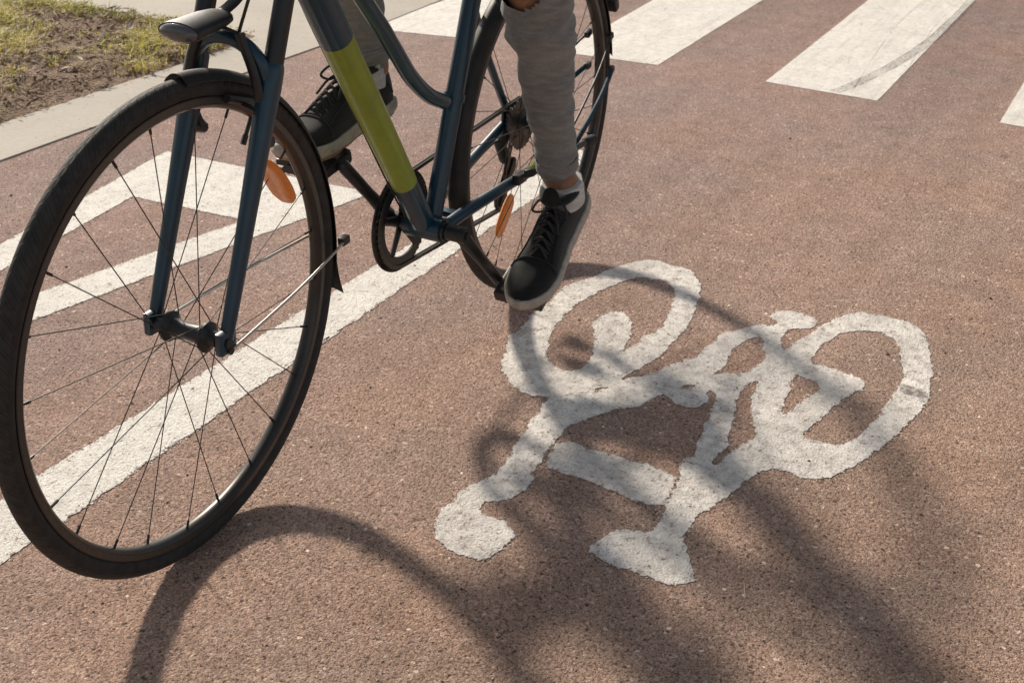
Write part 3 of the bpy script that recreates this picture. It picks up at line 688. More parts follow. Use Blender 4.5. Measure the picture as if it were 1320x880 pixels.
def make_wheel(T, spoke_n, mirror, front):
    # rim
    mb = MB()
    rp = [(.321, -.0110), (.321, -.0094), (.316, -.0086), (.316, .0086), (.321, .0094), (.321, .0110), (.3105, .0110), (.3065, .0078), (.3045, .003), (.3045, -.003), (.3065, -.0078), (.3105, -.0110)]
    mb.lathe(rp, 128)
    tb = len(mb.f)
    for sg in (-1, 1):
        mb.lathe([(.3195, sg * .0112), (.3115, sg * .0112), (.3115, sg * .01105), (.3195, sg * .01105)], 128, mat=1)
    rim = mb.build('wheel', [M['rim'], M['track']], bike, angle=30)
    rim.matrix_local = T
    mb = MB()
    n = 22; rt = .0150; c0 = RW - rt
    prof = [(c0 + rt * math.cos(2 * math.pi * k / n + math.pi), rt * math.sin(2 * math.pi * k / n + math.pi)) for k in range(n)]
    prof = [(max(r, .3165), y) for r, y in prof]
    mb.lathe(prof, 160, axis_uv=True)
    mb.build('tyre', M['tyre'], rim, angle=60)
    mb = MB(); fl = .030 if front else .032; fr = .022 if front else .026
    hp = [(.0075, -.052), (.011, -.050), (.012, -.040), (fr, -fl - .003), (fr, -fl), (.014, -fl + .006), (.012, 0), (.014, fl - .006), (fr, fl), (fr, fl + .003), (.012, .040), (.011, .050), (.0075, .052)]
    mb.lathe(hp, 32, closed_prof=False)
    mb.tube([(0, -.068, 0), (0, .068, 0)], .0048, 10)
    for sg in (-1, 1):
        mb.tube([(0, sg * .062, 0), (0, sg * .069, 0)], .0085, 6)
    hub = mb.build('hub', M['satin'], rim)
    nip = MB()
    first = None
    for side in (1, -1):
        proto = None
        for k in range(spoke_n // 2):
            ar = 2 * math.pi * (k + (.25 if side > 0 else .75)) / (spoke_n // 2)
            key = (side, k % 2)
            if key not in protos:
                lead = R_(64) if k % 2 == 0 else -R_(64)
                m2 = MB()
                a = V(fr * .92 * math.cos(lead), side * (fl + (.003 if k % 2 else -.001)), fr * .92 * math.sin(lead))
                b = V(.3055, side * .0028, 0)
                m2.tube([a, b], .0008, 6)
                m2.tube([a.lerp(b, .955), b], .0020, 6)
                o = m2.build('spoke', M['steel'], rim)
                protos[key] = o
            else:
                o = protos[key].copy(); COL.objects.link(o); o.parent = rim
            if protos[key] is o or True:
                o.parent = rim; o.rotation_euler = (0, -ar, 0)
    return rim
protos = {}
wf = make_wheel(TF, 24, 1, True); protos = {}
wr = make_wheel(TR, 28, 1, False)

def reflector(parent, r, ang, label=None):
    """long amber spoke reflector with rounded ends, clipped between spokes"""
    mb = MB()
    T = Matrix.Rotation(-ang, 4, 'Y') @ Matrix.Translation((r, 0, 0))
    for k in range(7):
        y = -.045 + .015 * k
        # bar lies along the tangent (local Z), curved with the rim
        a = y / r
    pts = [(r * math.cos(t / 10), 0, r * math.sin(t / 10)) for t in [x * .42 for x in range(-5, 6)]]
    rr = [.012, .021, .024, .025, .025, .025, .025, .025, .024, .021, .012]
    mb.tube([(p[0] - r, p[1], p[2]) for p in pts], rr, 12, flat=(1, .28), T=T)
    mb.tube([(.014, -.009, 0), (.014, .009, 0)], .006, 8, T=T, mat=1)
    return mb.build('reflector', [M['amber'], M['black']], parent)
reflector(wf, .262, R_(143))
def radial_reflector(parent, r0, r1, ang):
    mb = MB(); T = Matrix.Rotation(-ang, 4, 'Y')
    pts = [(r0 + (r1 - r0) * t, 0, 0) for t in (0, .12, .3, .5, .7, .88, 1)]
    mb.tube(pts, [.010, .0185, .0215, .022, .0215, .0185, .010], 12, flat=(.30, 1), T=T)
    return mb.build('reflector', [M['amber']], parent)
radial_reflector(wr, .160, .252, R_(-49))
for wh, an in ((wf, 122), (wr, 60)):
    mb = MB(); T = Matrix.Rotation(-R_(an), 4, 'Y'); mb.tube([(.305, 0, 0), (.270, 0, 0)], .003, 8, T=T); mb.tube([(.280, 0, 0), (.266, 0, 0)], .0042, 8, T=T)
    mb.build('valve', M['black'], wh)

# frame ------------------------------------------------
def lerp(a, b, t): return Vector(a).lerp(Vector(b), t)
mb = MB()
HT_lo, HT_hi = V(.868, 0, .795), V(.812, 0, .955)
# down tube with lime middle section
dt0, dt1 = V(.462, 0, .292), V(.850, 0, .862)
N = 30; pts = [lerp(dt0, dt1, i / N) for i in range(N + 1)]
mats = [1 if .165 < (i + .5) / N < .655 else 0 for i in range(N)]
mb.tube(pts, [.0215 + .0045 * min(1, i / N * 2) for i in range(N + 1)], 20, mats=mats, flat=(1, 1))
# curved step-through tube
tt = catmull([(.812, 0, .915), (.72, 0, .795), (.628, 0, .697), (.593, 0, .661), (.552, 0, .615), (.503, 0, .562), (.446, 0, .519), (.392, 0, .494)], 6)
mb.tube(tt, .0138, 14)
# seat tube and collar
ST = lambda z: V(.428 - .344 * (z - .285), 0, z)
mb.tube([ST(.285), ST(.78)], .0168, 18)
mb.tube([ST(.765), ST(.795)], .020, 18, mat=2)
mb.tube([ST(.487), ST(.50)], .0195, 18)
# head tube
mb.tube([HT_lo, lerp(HT_lo, HT_hi, .08), lerp(HT_lo, HT_hi, .92), HT_hi], [.0245, .022, .022, .0245], 20)
# bottom bracket shell
mb.tube([(BB.x, -.037, BB.z), (BB.x, .037, BB.z)], .0225, 22)
mb.tube([(BB.x, -.044, BB.z), (BB.x, .044, BB.z)], .0185, 18, mat=2)
for sg in (-1, 1):
    cs = catmull([(.446, sg * .026, .276), (.36, sg * .036, .288), (.25, sg * .052, .300), (.15, sg * .064, .310), (.05, sg * .067, .334), (.006, sg * .067, .346)], 5)
    mb.tube(cs, [.0125 - .004 * i / (len(cs) - 1) for i in range(len(cs))], 12, mats=[1 if sg > 0 and .55 < (i + .5) / len(cs) < .72 else 0 for i in range(len(cs) - 1)])
    ss = catmull([(.0, sg * .067, .354), (.06, sg * .064, .43), (.17, sg * .050, .56), (.268, sg * .022, .672), (.292, sg * .012, .70)], 5)
    mb.tube(ss, .0082, 10)
    # dropout plate
    mb.box((.052, .006, .050), Matrix.Translation((.004, sg * .067, .346)), 0, .002)
mb.box((.02, .07, .012), Matrix.Translation((.385, 0, .285)), 0, .003)
mb.build('frame', [M['teal'], M['lime'], M['satin']], bike)

# fork with arch -----------------------------------------
fk = MB()
for sg in (-1, 1):
    lo_ = V(WB - .004, sg * .060, RW + .004)
    mid_ = V(.958, sg * .060, .690)
    leg = [lo_, lo_.lerp(mid_, .12), lo_.lerp(mid_, .5), lo_.lerp(mid_, .93), mid_]
    fk.tube([steer(p) for p in leg], [.0095, .0105, .0125, .0162, .0158], 16, round_caps=True)
    fk.tube([steer(mid_), steer((.917, sg * .060, .800))], .0135, 14, mat=1)
    fk.box((.034, .012, .034), TF @ Matrix.Translation((-.002, sg * .060, 0)), 0, .004)
arch = catmull([(.968, -.058, .668), (.972, -.052, .700), (.975, -.028, .722), (.976, 0, .728), (.975, .028, .722), (.972, .052, .700), (.968, .058, .668)], 6)
fk.tube([steer(p) for p in arch], .0105, 12)
crown = [steer((.915, s, .806)) for s in (-.078, -.06, -.03, 0, .03, .06, .078)]
fk.tube(crown, [.014, .020, .020, .021, .020, .020, .014], 14, flat=(1, 1.1))
fk.tube([steer((.905, 0, .80)), steer((.79, 0, 1.01))], .0143, 14, mat=1)
fork = fk.build('fork', [M['teal'], M['satin']], bike)
for sg in (-1, 1):            # rim brake arms with pads
    b = MB()
    pts = catmull([(.972, sg * .052, .598), (.982, sg * .058, .640), (.985, sg * .050, .690), (.985, sg * .030, .738)], 5)
    b.tube([steer(p) for p in pts], [.009] + [.0065] * (len(pts) - 1), 10, flat=(1.2, .8))
    b.tube([steer((.938, sg * .0195, .634)), steer((1.004, sg * .0195, .656))], .0062, 10, mat=1)
    b.tube([steer((.972, sg * .0215, .640)), steer((.980, sg * .058, .636))], .004, 8, mat=1)
    b.tube([steer((.985, sg * .055, .600)), steer((.962, sg * .055, .592))], .0085, 10)
    b.build('brake_arm', [M['satin'], M['black']], fork)
b = MB(); b.tube([steer(p) for p in catmull([(.985, -.03, .738), (.99, 0, .745), (.985, .03, .738)], 5)], .0022, 6)
b.tube([steer(p) for p in catmull([(.985, .030, .74), (.955, .05, .84), (.90, .06, .97), (.82, .03, 1.08)], 8)], .0025, 6)
b.build('brake_cable', M['black'], fork)

# mudguards ----------------------------------------------
def mudguard(T, a0, a1, flap, rr=.355, wd=.0185):
    prof = []
    for k in range(9):
        t = -1 + k / 4
        prof.append((rr - .012 * abs(t) ** 2.2, t * wd))
    prof2 = prof + [(r - .0016, y * .97) for r, y in reversed(prof)]
    mb = MB(); mb.lathe(prof2, 64, arc=(R_(a0), R_(a1)))
    o = mb.build('mudguard', M['mud'], bike, angle=50); o.matrix_local = T
    if flap:
        f = MB(); a = R_(flap); c, s_ = math.cos(a), math.sin(a); tg = V(-s_, 0, c); 
        sgn = 1 if a1 > a0 and abs(flap - a1) < 1 else -1
        base = V(c, 0, s_) * (rr + .0012); L = .055
        vs = []
        for i in range(4):
            for j in range(5):
                y = (-1 + j / 2) * (wd * .9 + .003 * i)
                p = base + tg * sgn * (L * i / 3 - .012) + V(c, 0, s_) * (.003 * i * i * .4)
                vs.append(p + V(0, y, 0) - V(c, 0, s_) * (.010 * abs(j - 2) / 2))
        f.add(vs, [[i * 5 + j, i * 5 + j + 1, i * 5 + j + 6, i * 5 + j + 5] for i in range(3) for j in range(4)])
        f.build('mudflap', M['rubber'], o)
    return o
mgf = mudguard(TF, 92, 186, 186)
mgr = mudguard(TR, -22, 168, None)
def stays(par, hubp, ends, rad=.0021, y0=.066, y1=.026, mt='silver'):
    for sg in (-1, 1):
        for (er, ea) in ends:
            s = MB(); e = V(er * math.cos(R_(ea)), sg * y1, er * math.sin(R_(ea)))
            p = V(hubp[0], sg * y0, hubp[1])
            pts = catmull([p, p.lerp(e, .08) + V(0, sg * .003, 0), p.lerp(e, .55) + V(0, sg * .008, 0), p.lerp(e, .93) + V(0, sg * .004, 0), e], 5)
            s.tube(pts, rad, 8)
            s.tube([p - V(0, .006 * sg, 0), p + V(0, .004 * sg, 0)], .0055, 8, mat=1)
            s.box((.020, .012, .014), Matrix.Translation(e) @ Matrix.Rotation(-R_(ea), 4, 'Y'), 1, .003)
            s.build('mudguard_stay', [M[mt], M['black']], par)
stays(mgf, (-.002, -.012), [(.352, 178)])
stays(mgr, (-.018, -.004), [(.318, 157)], .0024, .066, .026, 'mud')
stays(mgr, (-.045, -.040), [(.312, 171)], .0058, .066, .028, 'strut')

# crank, chain, pedals -----------------------------------
LP = V(.322, 0, .146); RP = BB * 2 - LP
def crank(sg, ped):
    mb = MB(); y = sg * .072; yo = sg * .084
    pts = [V(BB.x, y, BB.z), V(BB.x, y, BB.z).lerp(V(ped.x, yo, ped.z), .5), V(ped.x, yo, ped.z)]
    mb.tube(pts, [.0155, .0115, .0125], 14, flat=(.62, 1), round_caps=True)
    mb.tube([(BB.x, sg * .045, BB.z), (BB.x, sg * .084, BB.z)], .0150, 16)
    mb.tube([(BB.x, sg * .084, BB.z), (BB.x, sg * .087, BB.z)], .0075, 8)
    return mb.build('crank_arm', M['satin'], bike)
def pedal(par, sg, ped, tilt):
    mb = MB(); c = V(ped.x, sg * .145, ped.z)
    T = Matrix.Translation(c) @ Matrix.Rotation(tilt, 4, 'Y')
    mb.tube([(0, -sg * .060, 0), (0, sg * .048, 0)], .0062, 10, T=T)
    mb.tube([(0, -sg * .04, 0), (0, sg * .045, 0)], .0115, 12, T=T)
    for x in (-.036, .036):
        mb.box((.011, .098, .024), T @ Matrix.Translation((x, 0, 0)), 0, .003)
        for k in range(7): mb.box((.006, .006, .028), T @ Matrix.Translation((x, -.042 + .014 * k, 0)), 0, .001)
    for y in (-.046, 0, .046): mb.box((.08, .009, .016), T @ Matrix.Translation((0, y, 0)), 0, .002)
    mb.box((.004, .05, .014), T @ Matrix.Translation((.0435, 0, 0)), 1, .001); mb.box((.004, .05, .014), T @ Matrix.Translation((-.0435, 0, 0)), 1, .001)
    return mb.build('pedal', [M['black'], M['black']], par)
cl = crank(1, LP); pedal(cl, 1, LP, R_(24))
crr = crank(-1, RP); pedal(crr, -1, RP, R_(8))
# chainring (far side)
mb = MB(); nt_ = 42; vs = []; YC = -.046
rC = .0855
for side in (-.0016, .0016):
    for k in range(nt_ * 4):
        a = 2 * math.pi * k / (nt_ * 4); r = rC + (.0032 if k % 4 in (1, 2) else -.0018)
        vs.append((r * math.cos(a), YC + side, r * math.sin(a)))
    for k in range(nt_ * 4):
        a = 2 * math.pi * k / (nt_ * 4); vs.append((.066 * math.cos(a), YC + side, .066 * math.sin(a)))
n4 = nt_ * 4; fs = []
for k in range(n4):
    j = (k + 1) % n4
    fs += [[k, j, n4 + j, n4 + k], [2 * n4 + k, 3 * n4 + k, 3 * n4 + j, 2 * n4 + j], [k, 2 * n4 + k, 2 * n4 + j, j], [n4 + k, n4 + j, 3 * n4 + j, 3 * n4 + k]]
TB = Matrix.Translation((BB.x, 0, BB.z)); mb.add(vs, fs, 0, TB)
for k in range(5):
    a = k * 2 * math.pi / 5 + .3
    mb.tube([(.012 * math.cos(a), YC - .004, .012 * math.sin(a)), (.070 * math.cos(a), YC, .070 * math.sin(a))], [.010, .007], 8, T=TB, flat=(.5, 1))
mb.lathe([(.094, YC - .006), (.096, YC - .0045), (.096, YC - .0075), (.083, YC - .0085), (.083, YC - .0065)], 64, T=TB)
mb.build('chainring', M['satin'], bike)
# sprockets
mb = MB()
for i, r in enumerate((.058, .052, .046, .041, .036, .032, .028)):
    y = -.034 - i * .0042; t = int(r * 500)
    vs = []; n = t * 2
    for side in (-.0009, .0009):
        for k in range(n):
            a = 2 * math.pi * k / n; q = r + (.002 if k % 2 else -.0015); vs.append((q * math.cos(a), y + side, q * math.sin(a)))
    mb.add(vs, [list(range(n))[::-1], list(range(n, 2 * n))] + [[k, (k + 1) % n, n + (k + 1) % n, n + k] for k in range(n)], 0, TR)
mb.build('sprocket', M['chain'], bike, angle=20)
# rear derailleur: knuckle, cage, two jockey wheels
mb = MB()
mb.tube([(-.004, -.070, .318), (.004, -.082, .29), (.006, -.070, .262)], [.012, .014, .012], 12, round_caps=True)
for y in (-.058, -.044): mb.tube([(.010, y, .262), (.060, y, .185)], .0085, 10, flat=(.2, 1), round_caps=True)
J1, J2 = V(.016, -.051, .252), V(.056, -.051, .190)
for J in (J1, J2): mb.tube([J - V(0, .004, 0), J + V(0, .004, 0)], .021, 18)
mb.build('derailleur', M['satin'], bike)
# chain as links
def chain_path():
    P = []
    top_a = [(BB.x + rC * math.cos(a), YC, BB.z + rC * math.sin(a)) for a in [R_(x) for x in range(95, -96, -8)]]
    P += top_a
    P += [(J2.x + .021 * math.cos(R_(x)), J2.y, J2.z + .021 * math.sin(R_(x))) for x in (-85, -130, 180)]
    P += [(J1.x - .021 * math.cos(R_(x)) + .004, J1.y, J1.z + .021 * math.sin(R_(x))) for x in (-150, 180)][:0]
    P += [(J1.x + .019, J1.y, J1.z)]
    P += [(.046 * math.cos(R_(x)), -.047, RW + .046 * math.sin(R_(x))) for x in (-60, -100, -140, 180, 140, 100)]
    return [Vector(p) for p in P]
CP = chain_path(); CP.append(CP[0].copy())
mb = MB(); acc = 0; pos = []
step = .00635; carry = 0
for a, b in zip(CP[:-1], CP[1:]):
    L = (b - a).length; s = carry
    while s < L: pos.append((a + (b - a) * (s / L), (b - a).normalized())); s += step
    carry = s - L
for i, (p, d) in enumerate(pos):
    ax = d; z = V(0, 1, 0); u = ax.cross(z).normalized()
    T = Matrix((( ax.x, z.x, u.x, p.x), (ax.y, z.y, u.y, p.y), (ax.z, z.z, u.z, p.z), (0, 0, 0, 1)))
    wdt = .0034 if i % 2 else .0022
    for sg in (-1, 1): mb.box((.0118, .0010, .0074), T @ Matrix.Translation((0, sg * wdt, 0)))
mb.build('chain', M['chain'], bike, smooth=False)
# kickstand folded along the left of the rear wheel
mb = MB()
mb.tube(catmull([(.205, .072, .318), (.19, .088, .322), (.10, .094, .322), (.0, .097, .321), (-.045, .099, .320)], 6), [.0085] * 6 + [.0065] * 19, 10)
mb.tube([(-.03, .098, .320), (-.058, .100, .318)], .011, 12, mat=1, round_caps=True)
mb.box((.036, .016, .02), Matrix.Translation((.215, .068, .312)), 0, .003)
mb.build('kickstand', [M['satin'], M['rubber']], bike)
mb = MB()
for off, y in ((.012, -.024), (.004, -.027)):
    cp = [lerp(dt0, dt1, t) + V(off * .84, y, -off * .54) for t in (.10, .4, .7, .93)]
    mb.tube(catmull([V(.435, y, .252)] + [cp[0]] + cp[1:] + [V(.905, y * 3, .93)], 6), .0017, 6)
mb.tube(catmull([(.435, -.011, .252), (.36, -.040, .262), (.2, -.062, .285), (.05, -.082, .30), (.0, -.082, .30)], 6), .0024, 6)
mb.build('gear_cable', M['black'], bike)
# saddle, seat post -------------------------------------
mb = MB(); mb.tube([ST(.76), ST(1.0)], .0135, 16); mb.tube([ST(.985), ST(1.005)], .02, 14); mb.build('seat_post', M['satin'], bike)
mb = MB(); secs = []
for x, wd, zc, th in ((.045, .030, 1.030, .012), (.055, .070, 1.036, .020), (.09, .082, 1.040, .026), (.13, .068, 1.036, .026), (.17, .045, 1.030, .024), (.21, .030, 1.027, .022), (.27, .022, 1.026, .02), (.31, .019, 1.022, .016), (.322, .010, 1.018, .010)):
    secs.append([(x, wd * math.cos(2 * math.pi * k / 16), zc + th * math.sin(2 * math.pi * k / 16) * (1 if math.sin(2 * math.pi * k / 16) > 0 else .7)) for k in range(16)])
vs = [p for s in secs for p in s]; fs = [[i * 16 + k, i * 16 + (k + 1) % 16, (i + 1) * 16 + (k + 1) % 16, (i + 1) * 16 + k] for i in range(len(secs) - 1) for k in range(16)]
fs += [list(range(16))[::-1], [(len(secs) - 1) * 16 + k for k in range(16)]]
mb.add(vs, fs)
for sg in (-1, 1): mb.tube(catmull([(.07, sg * .03, 1.03), (.13, sg * .022, 1.004), (.22, sg * .022, 1.004), (.29, sg * .008, 1.016)], 5), .0035, 8, mat=1)
mb.build('saddle', [M['leather'], M['satin']], bike, angle=60)
# stem, handlebar ----------------------------------------
mb = MB(); st0, st1, st2 = steer((.805, 0, .965)), steer((.772, 0, 1.06)), steer((.80, 0, 1.085))
mb.tube([st0, st1], .0165, 14, round_caps=True); mb.tube([st1, st2], .0155, 14, round_caps=True); mb.tube([st2 - V(0, .022, 0), st2 + V(0, .022, 0)], .021, 16)
mb.build('stem', M['satin'], bike)
hb = catmull([(.655, -.305, 1.10), (.73, -.265, 1.105), (.785, -.16, 1.095), (.80, 0, 1.085), (.785, .16, 1.095), (.73, .265, 1.105), (.655, .305, 1.10)], 7)
mb = MB(); mb.tube([steer(p) for p in hb], .0115, 14); bars = mb.build('handlebar', M['satin'], bike)
for sg in (-1, 1):
    mb = MB(); g0, g1 = V(.652, sg * .3065, 1.10), V(.742, sg * .252, 1.106)
    mb.tube([steer(p) for p in (g0, g0.lerp(g1, .06), g0.lerp(g1, .5), g0.lerp(g1, .95), g1)], [.0175, .016, .0165, .016, .0175], 16, round_caps=True); mb.build('grip', M['rubber'], bars)
    mb = MB(); mb.tube([steer(p) for p in catmull([(.752, sg * .235, 1.10), (.79, sg * .245, 1.085), (.775, sg * .285, 1.078), (.735, sg * .325, 1.078)], 5)], .0058, 10, flat=(.7, 1.2), round_caps=True); mb.build('brake_lever', M['silver'], bars)
mb = MB(); mb.lathe([(.0, .016), (.012, .0155), (.021, .010), (.0235, .002), (.0235, 0), (.0, 0)], 24, closed_prof=False, T=Matrix.Translation(steer((.755, .20, 1.112))) @ Matrix.Rotation(R_(90), 4, 'X')); mb.build('bell', M['silver'], bars)
# headlight on a bracket in front of the crown -----------
mb = MB()
mb.tube([steer(p) for p in catmull([(.915, 0, .80), (.945, 0, .772), (.985, 0, .757)], 5)], .007, 10, flat=(1.4, .6))
hl = [(.972, .004), (.976, .010), (.986, .0155), (1.005, .0185), (1.040, .020), (1.060, .0215), (1.066, .0212)]
mb.tube([steer((x, 0, .757 - (x - .965) * .06)) for x, r in hl], [r for x, r in hl], 22, flat=(1.5, .62))
lamp = mb.build('headlight', M['black'], bike)
mb = MB(); mb.tube([steer((1.0650, 0, .7508)), steer((1.0690, 0, .7505)), steer((1.0725, 0, .7503)), steer((1.0740, 0, .7502))], [.0198, .0185, .013, .004], 22, flat=(1.5, .62)); mb.build('lens', M['lens'], lamp)
# tail light on the rear mudguard
mb = MB(); T = TR @ Matrix.Rotation(-R_(150), 4, 'Y') @ Matrix.Translation((.377, 0, 0)); mb.box((.022, .05, .035), T, 0, .007)
tl = mb.build('tail_light', M['black'], bike); mb = MB(); mb.box((.006, .042, .028), T @ Matrix.Translation((.0115, 0, 0)), 0, .002); mb.build('lens', M['red'], tl)

# ------------------------------------------------------------------ rider
HIPL, HIPR = V(.165, .085, 1.085), V(.165, -.085, 1.085)
KL, AL = V(.345, .145, .705), V(.208, .147, .325)
KR, AR = V(.575, -.115, .955), V(.410, -.140, .540)
def bikeT(o): o.location = BIKE_L; o.rotation_euler = BIKE_R
def remeshed(mb, name, mat, voxel, smooth=4, parent=None):
    o = mb.build(name, mat, None)
    m = o.modifiers.new('r', 'REMESH'); m.mode = 'VOXEL'; m.voxel_size = voxel; m.use_smooth_shade = True
    s = o.modifiers.new('s', 'SMOOTH'); s.iterations = smooth; s.factor = .5
    dg = bpy.context.evaluated_depsgraph_get()
    me = bpy.data.meshes.new_from_object(o.evaluated_get(dg)); me.name = name
    old = o.data; o.modifiers.clear(); o.data = me; bpy.data.meshes.remove(old); me.name = name
    if parent is not None: o.parent = parent
    return o
def limb(mb, pts, rad, n=16, sub=6):
    c = catmull([tuple(p) + (r,) for p, r in zip(pts, rad)], sub) if False else None
    P = catmull(pts, sub); R4 = [x[0] for x in catmull([(r, 0, 0) for r in rad], sub)]
    mb.tube(P, R4, n, round_caps=True)

SHC = V(.475, 0, 1.50); HIPC = V(.165, 0, 1.10)
SL, SR = V(.465, .185, 1.475), V(.465, -.185, 1.475)
def grip_c(sg): return V(.700, sg * .279, 1.118)
EL, ER = V(.49, .315, 1.215), V(.49, -.315, 1.215)
HEADC = V(.585, 0, 1.705)
def torso(mb, k):
    limb(mb, [HIPC + V(-.01, 0, -.02), V(.21, 0, 1.20), V(.31, 0, 1.34), V(.40, 0, 1.44), V(.455, 0, 1.50)], [.135 + k, .120 + k, .130 + k, .128 + k, .085 + k])
    for sg in (-1, 1):
        limb(mb, [V(.34, sg * .06, 1.37), V(.43, sg * .12, 1.465), V(.465, sg * .175, 1.475)], [.10 + k, .078 + k, .062 + k])
        limb(mb, [V(.17, sg * .06, 1.12), V(.25, sg * .07, 1.25), V(.35, sg * .09, 1.38)], [.10 + k, .088 + k, .09 + k])
def legs(mb, k, left=True):
    for hip, kn, an, sg in ((HIPL, KL, AL, 1), (HIPR, KR, AR, -1)):
        limb(mb, [hip, hip.lerp(kn, .35) + V(0, 0, .008), kn + (hip - kn) * .12, kn], [.098 + k, .085 + k, .064 + k, .060 + k])
        calf = (an - kn).normalized().cross(V(0, 1, 0)) * (1)
        limb(mb, [kn, kn.lerp(an, .18), kn.lerp(an, .38), kn.lerp(an, .7), an], [.060 + k, .050 + k, .044 + k, .036 + k, .034 + k])
body = MB()
torso(body, -.008); legs(body, -.006)
for hip in (HIPL, HIPR): body.ball(hip + V(-.03, 0, 0), .10)
limb(body, [V(.455, 0, 1.50), V(.50, 0, 1.57), V(.545, 0, 1.64)], [.062, .056, .056])
for sh, e, sg in ((SL, EL, 1), (SR, ER, -1)):
    g = grip_c(sg); wr_ = g + V(-.072, sg * .020, .012)
    limb(body, [sh, sh.lerp(e, .5), e], [.052, .047, .040])
    limb(body, [e, e.lerp(wr_, .35), wr_], [.040, .042, .027])
    ax = (V(.742, sg * .252, 1.106) - V(.652, sg * .3065, 1.10)).normalized()
    limb(body, [wr_, wr_ + V(.035, -sg * .006, .008), g + V(-.004, 0, .012)], [.026, .031, .028], 12)
    for q in (-1, 1): limb(body, [wr_ + V(.03, 0, .006), g + ax * (.022 * q) + V(-.006, 0, .010)], [.026, .019], 12)
    fr_ = [.0080, .0088, .0086, .0078]; fl_ = [.82, 1.0, 1.05, .98]
    for i in range(4):
        o_ = g + ax * (-.036 + .0225 * i); s_ = fl_[i]
        side = V(ax.y, -ax.x, 0) * sg; side = V(1, 0, 0) - ax * ax.x; side.normalize()
        pts = [o_ + V(0, 0, .012) - side * .02, o_ + V(0, 0, .012) + side * .012, o_ + side * .030 * s_ + V(0, 0, -.010), o_ + side * .022 * s_ + V(0, 0, -.034 * s_), o_ - side * .002 + V(0, 0, -.040 * s_)]
        limb(body, pts, [fr_[i] * 1.15, fr_[i] * 1.1, fr_[i], fr_[i] * .95, fr_[i] * .85], 10, 5)
    th0 = wr_ + V(.025, -sg * .018, -.004)
    limb(body, [th0, th0 + ax * .022 + V(.022, 0, -.014), g + ax * .048 + V(.006, 0, -.028)], [.013, .0105, .0085], 10, 5)
# head: skull, jaw, nose, ears, brow
Hd = Matrix.Translation(HEADC) @ Matrix.Rotation(R_(12), 4, 'Y')
body.ball((-.012, 0, .028), (.098, .076, .098), T=Hd, n=24); body.ball((.028, 0, -.045), (.060, .058, .070), T=Hd, n=20)
body.ball((.060, 0, -.088), (.026, .030, .022), T=Hd)
body.tube([(.088, 0, .012), (.104, 0, -.012), (.112, 0, -.028)], [.009, .012, .014], 10, T=Hd, round_caps=True)
for sg in (-1, 1):
    body.ball((-.004, sg * .079, -.008), (.018, .008, .032), T=Hd); body.ball((.072, sg * .034, .022), (.014, .022, .008), T=Hd); body.ball((.055, sg * .040, -.030), (.028, .020, .022), T=Hd)
body.tube([(.086, -.020, -.056), (.094, 0, -.053), (.086, .020, -.056)], .0065, 8, T=Hd, round_caps=True); body.tube([(.084, -.017, -.064), (.091, 0, -.065), (.084, .017, -.064)], .007, 8, T=Hd, round_caps=True)
# feet inside the shoes
SHOE_L = 0.312
def shoe_T(heel, pitch, yaw, sg):
    return Matrix.Translation(heel) @ Matrix.Rotation(yaw, 4, 'Z') @ Matrix.Rotation(pitch, 4, 'Y')
SLT = shoe_T(V(.108, .148, .258), R_(26.5), R_(5), 1)
SRT = shoe_T(V(.348, -.143, .450), R_(5), R_(-4), -1)
for T, an in ((SLT, AL), (SRT, AR)):
    p0 = T @ V(.062, 0, .052); p1 = T @ V(.15, 0, .046); p2 = T @ V(.235, 0, .038)
    limb(body, [an, T @ V(.068, 0, .10), p0], [.033, .032, .026], 14); limb(body, [p0, p1, p2], [.022, .021, .011], 14)
person = remeshed(body, 'person', M['skin'], .0055, 3)
bikeT(person)
tag(person, 'cyclist in grey trousers and black shoes pedalling the teal bicycle', 'person')

def wrinkle(o, amp, zones):
    me = o.data
    nrm = [v.normal.copy() for v in me.vertices]
    for v, n in zip(me.vertices, nrm):
        c = v.co; w = 0
        d = noise.noise((c.x * 9, c.y * 9, c.z * 22)) * .9 - abs(noise.noise((c.x * 7 + 3, c.y * 7, (c.z + c.x * .5) * 26))) * 1.5 + noise.noise((c.x * 26 + 5, c.y * 26, c.z * 55)) * .55
        for zc, zr in zones: w += math.exp(-((c - zc).length / zr) ** 2)
        v.co = c + n * max(-.0075, d * amp * (.45 + 1.3 * min(1, w)))
tr = MB()
limb(tr, [HIPC + V(-.012, 0, -.03), V(.185, 0, 1.15), V(.205, 0, 1.20)], [.150, .138, .128], 20)
for hip in (HIPL, HIPR): tr.ball(hip + V(-.028, 0, 0), .112)
for hip, kn, an in ((HIPL, KL, AL), (HIPR, KR, AR)):
    d = (an - kn).normalized(); low = kn + d * ((an - kn).length - .026)
    limb(tr, [hip, hip.lerp(kn, .4), kn + (hip - kn) * .12, kn], [.106, .093, .074, .068])
    limb(tr, [kn, kn.lerp(low, .15), kn.lerp(low, .40), kn.lerp(low, .68), kn.lerp(low, .86), low], [.067, .0635, .053, .045, .042, .040])
    mid = kn.lerp(low, .97)
trousers = remeshed(tr, 'trousers', M['trousers'], .007, 3, person)
wrinkle(trousers, .0062, [(KL, .15), (KR, .15), (AL, .12), (AR, .12)])
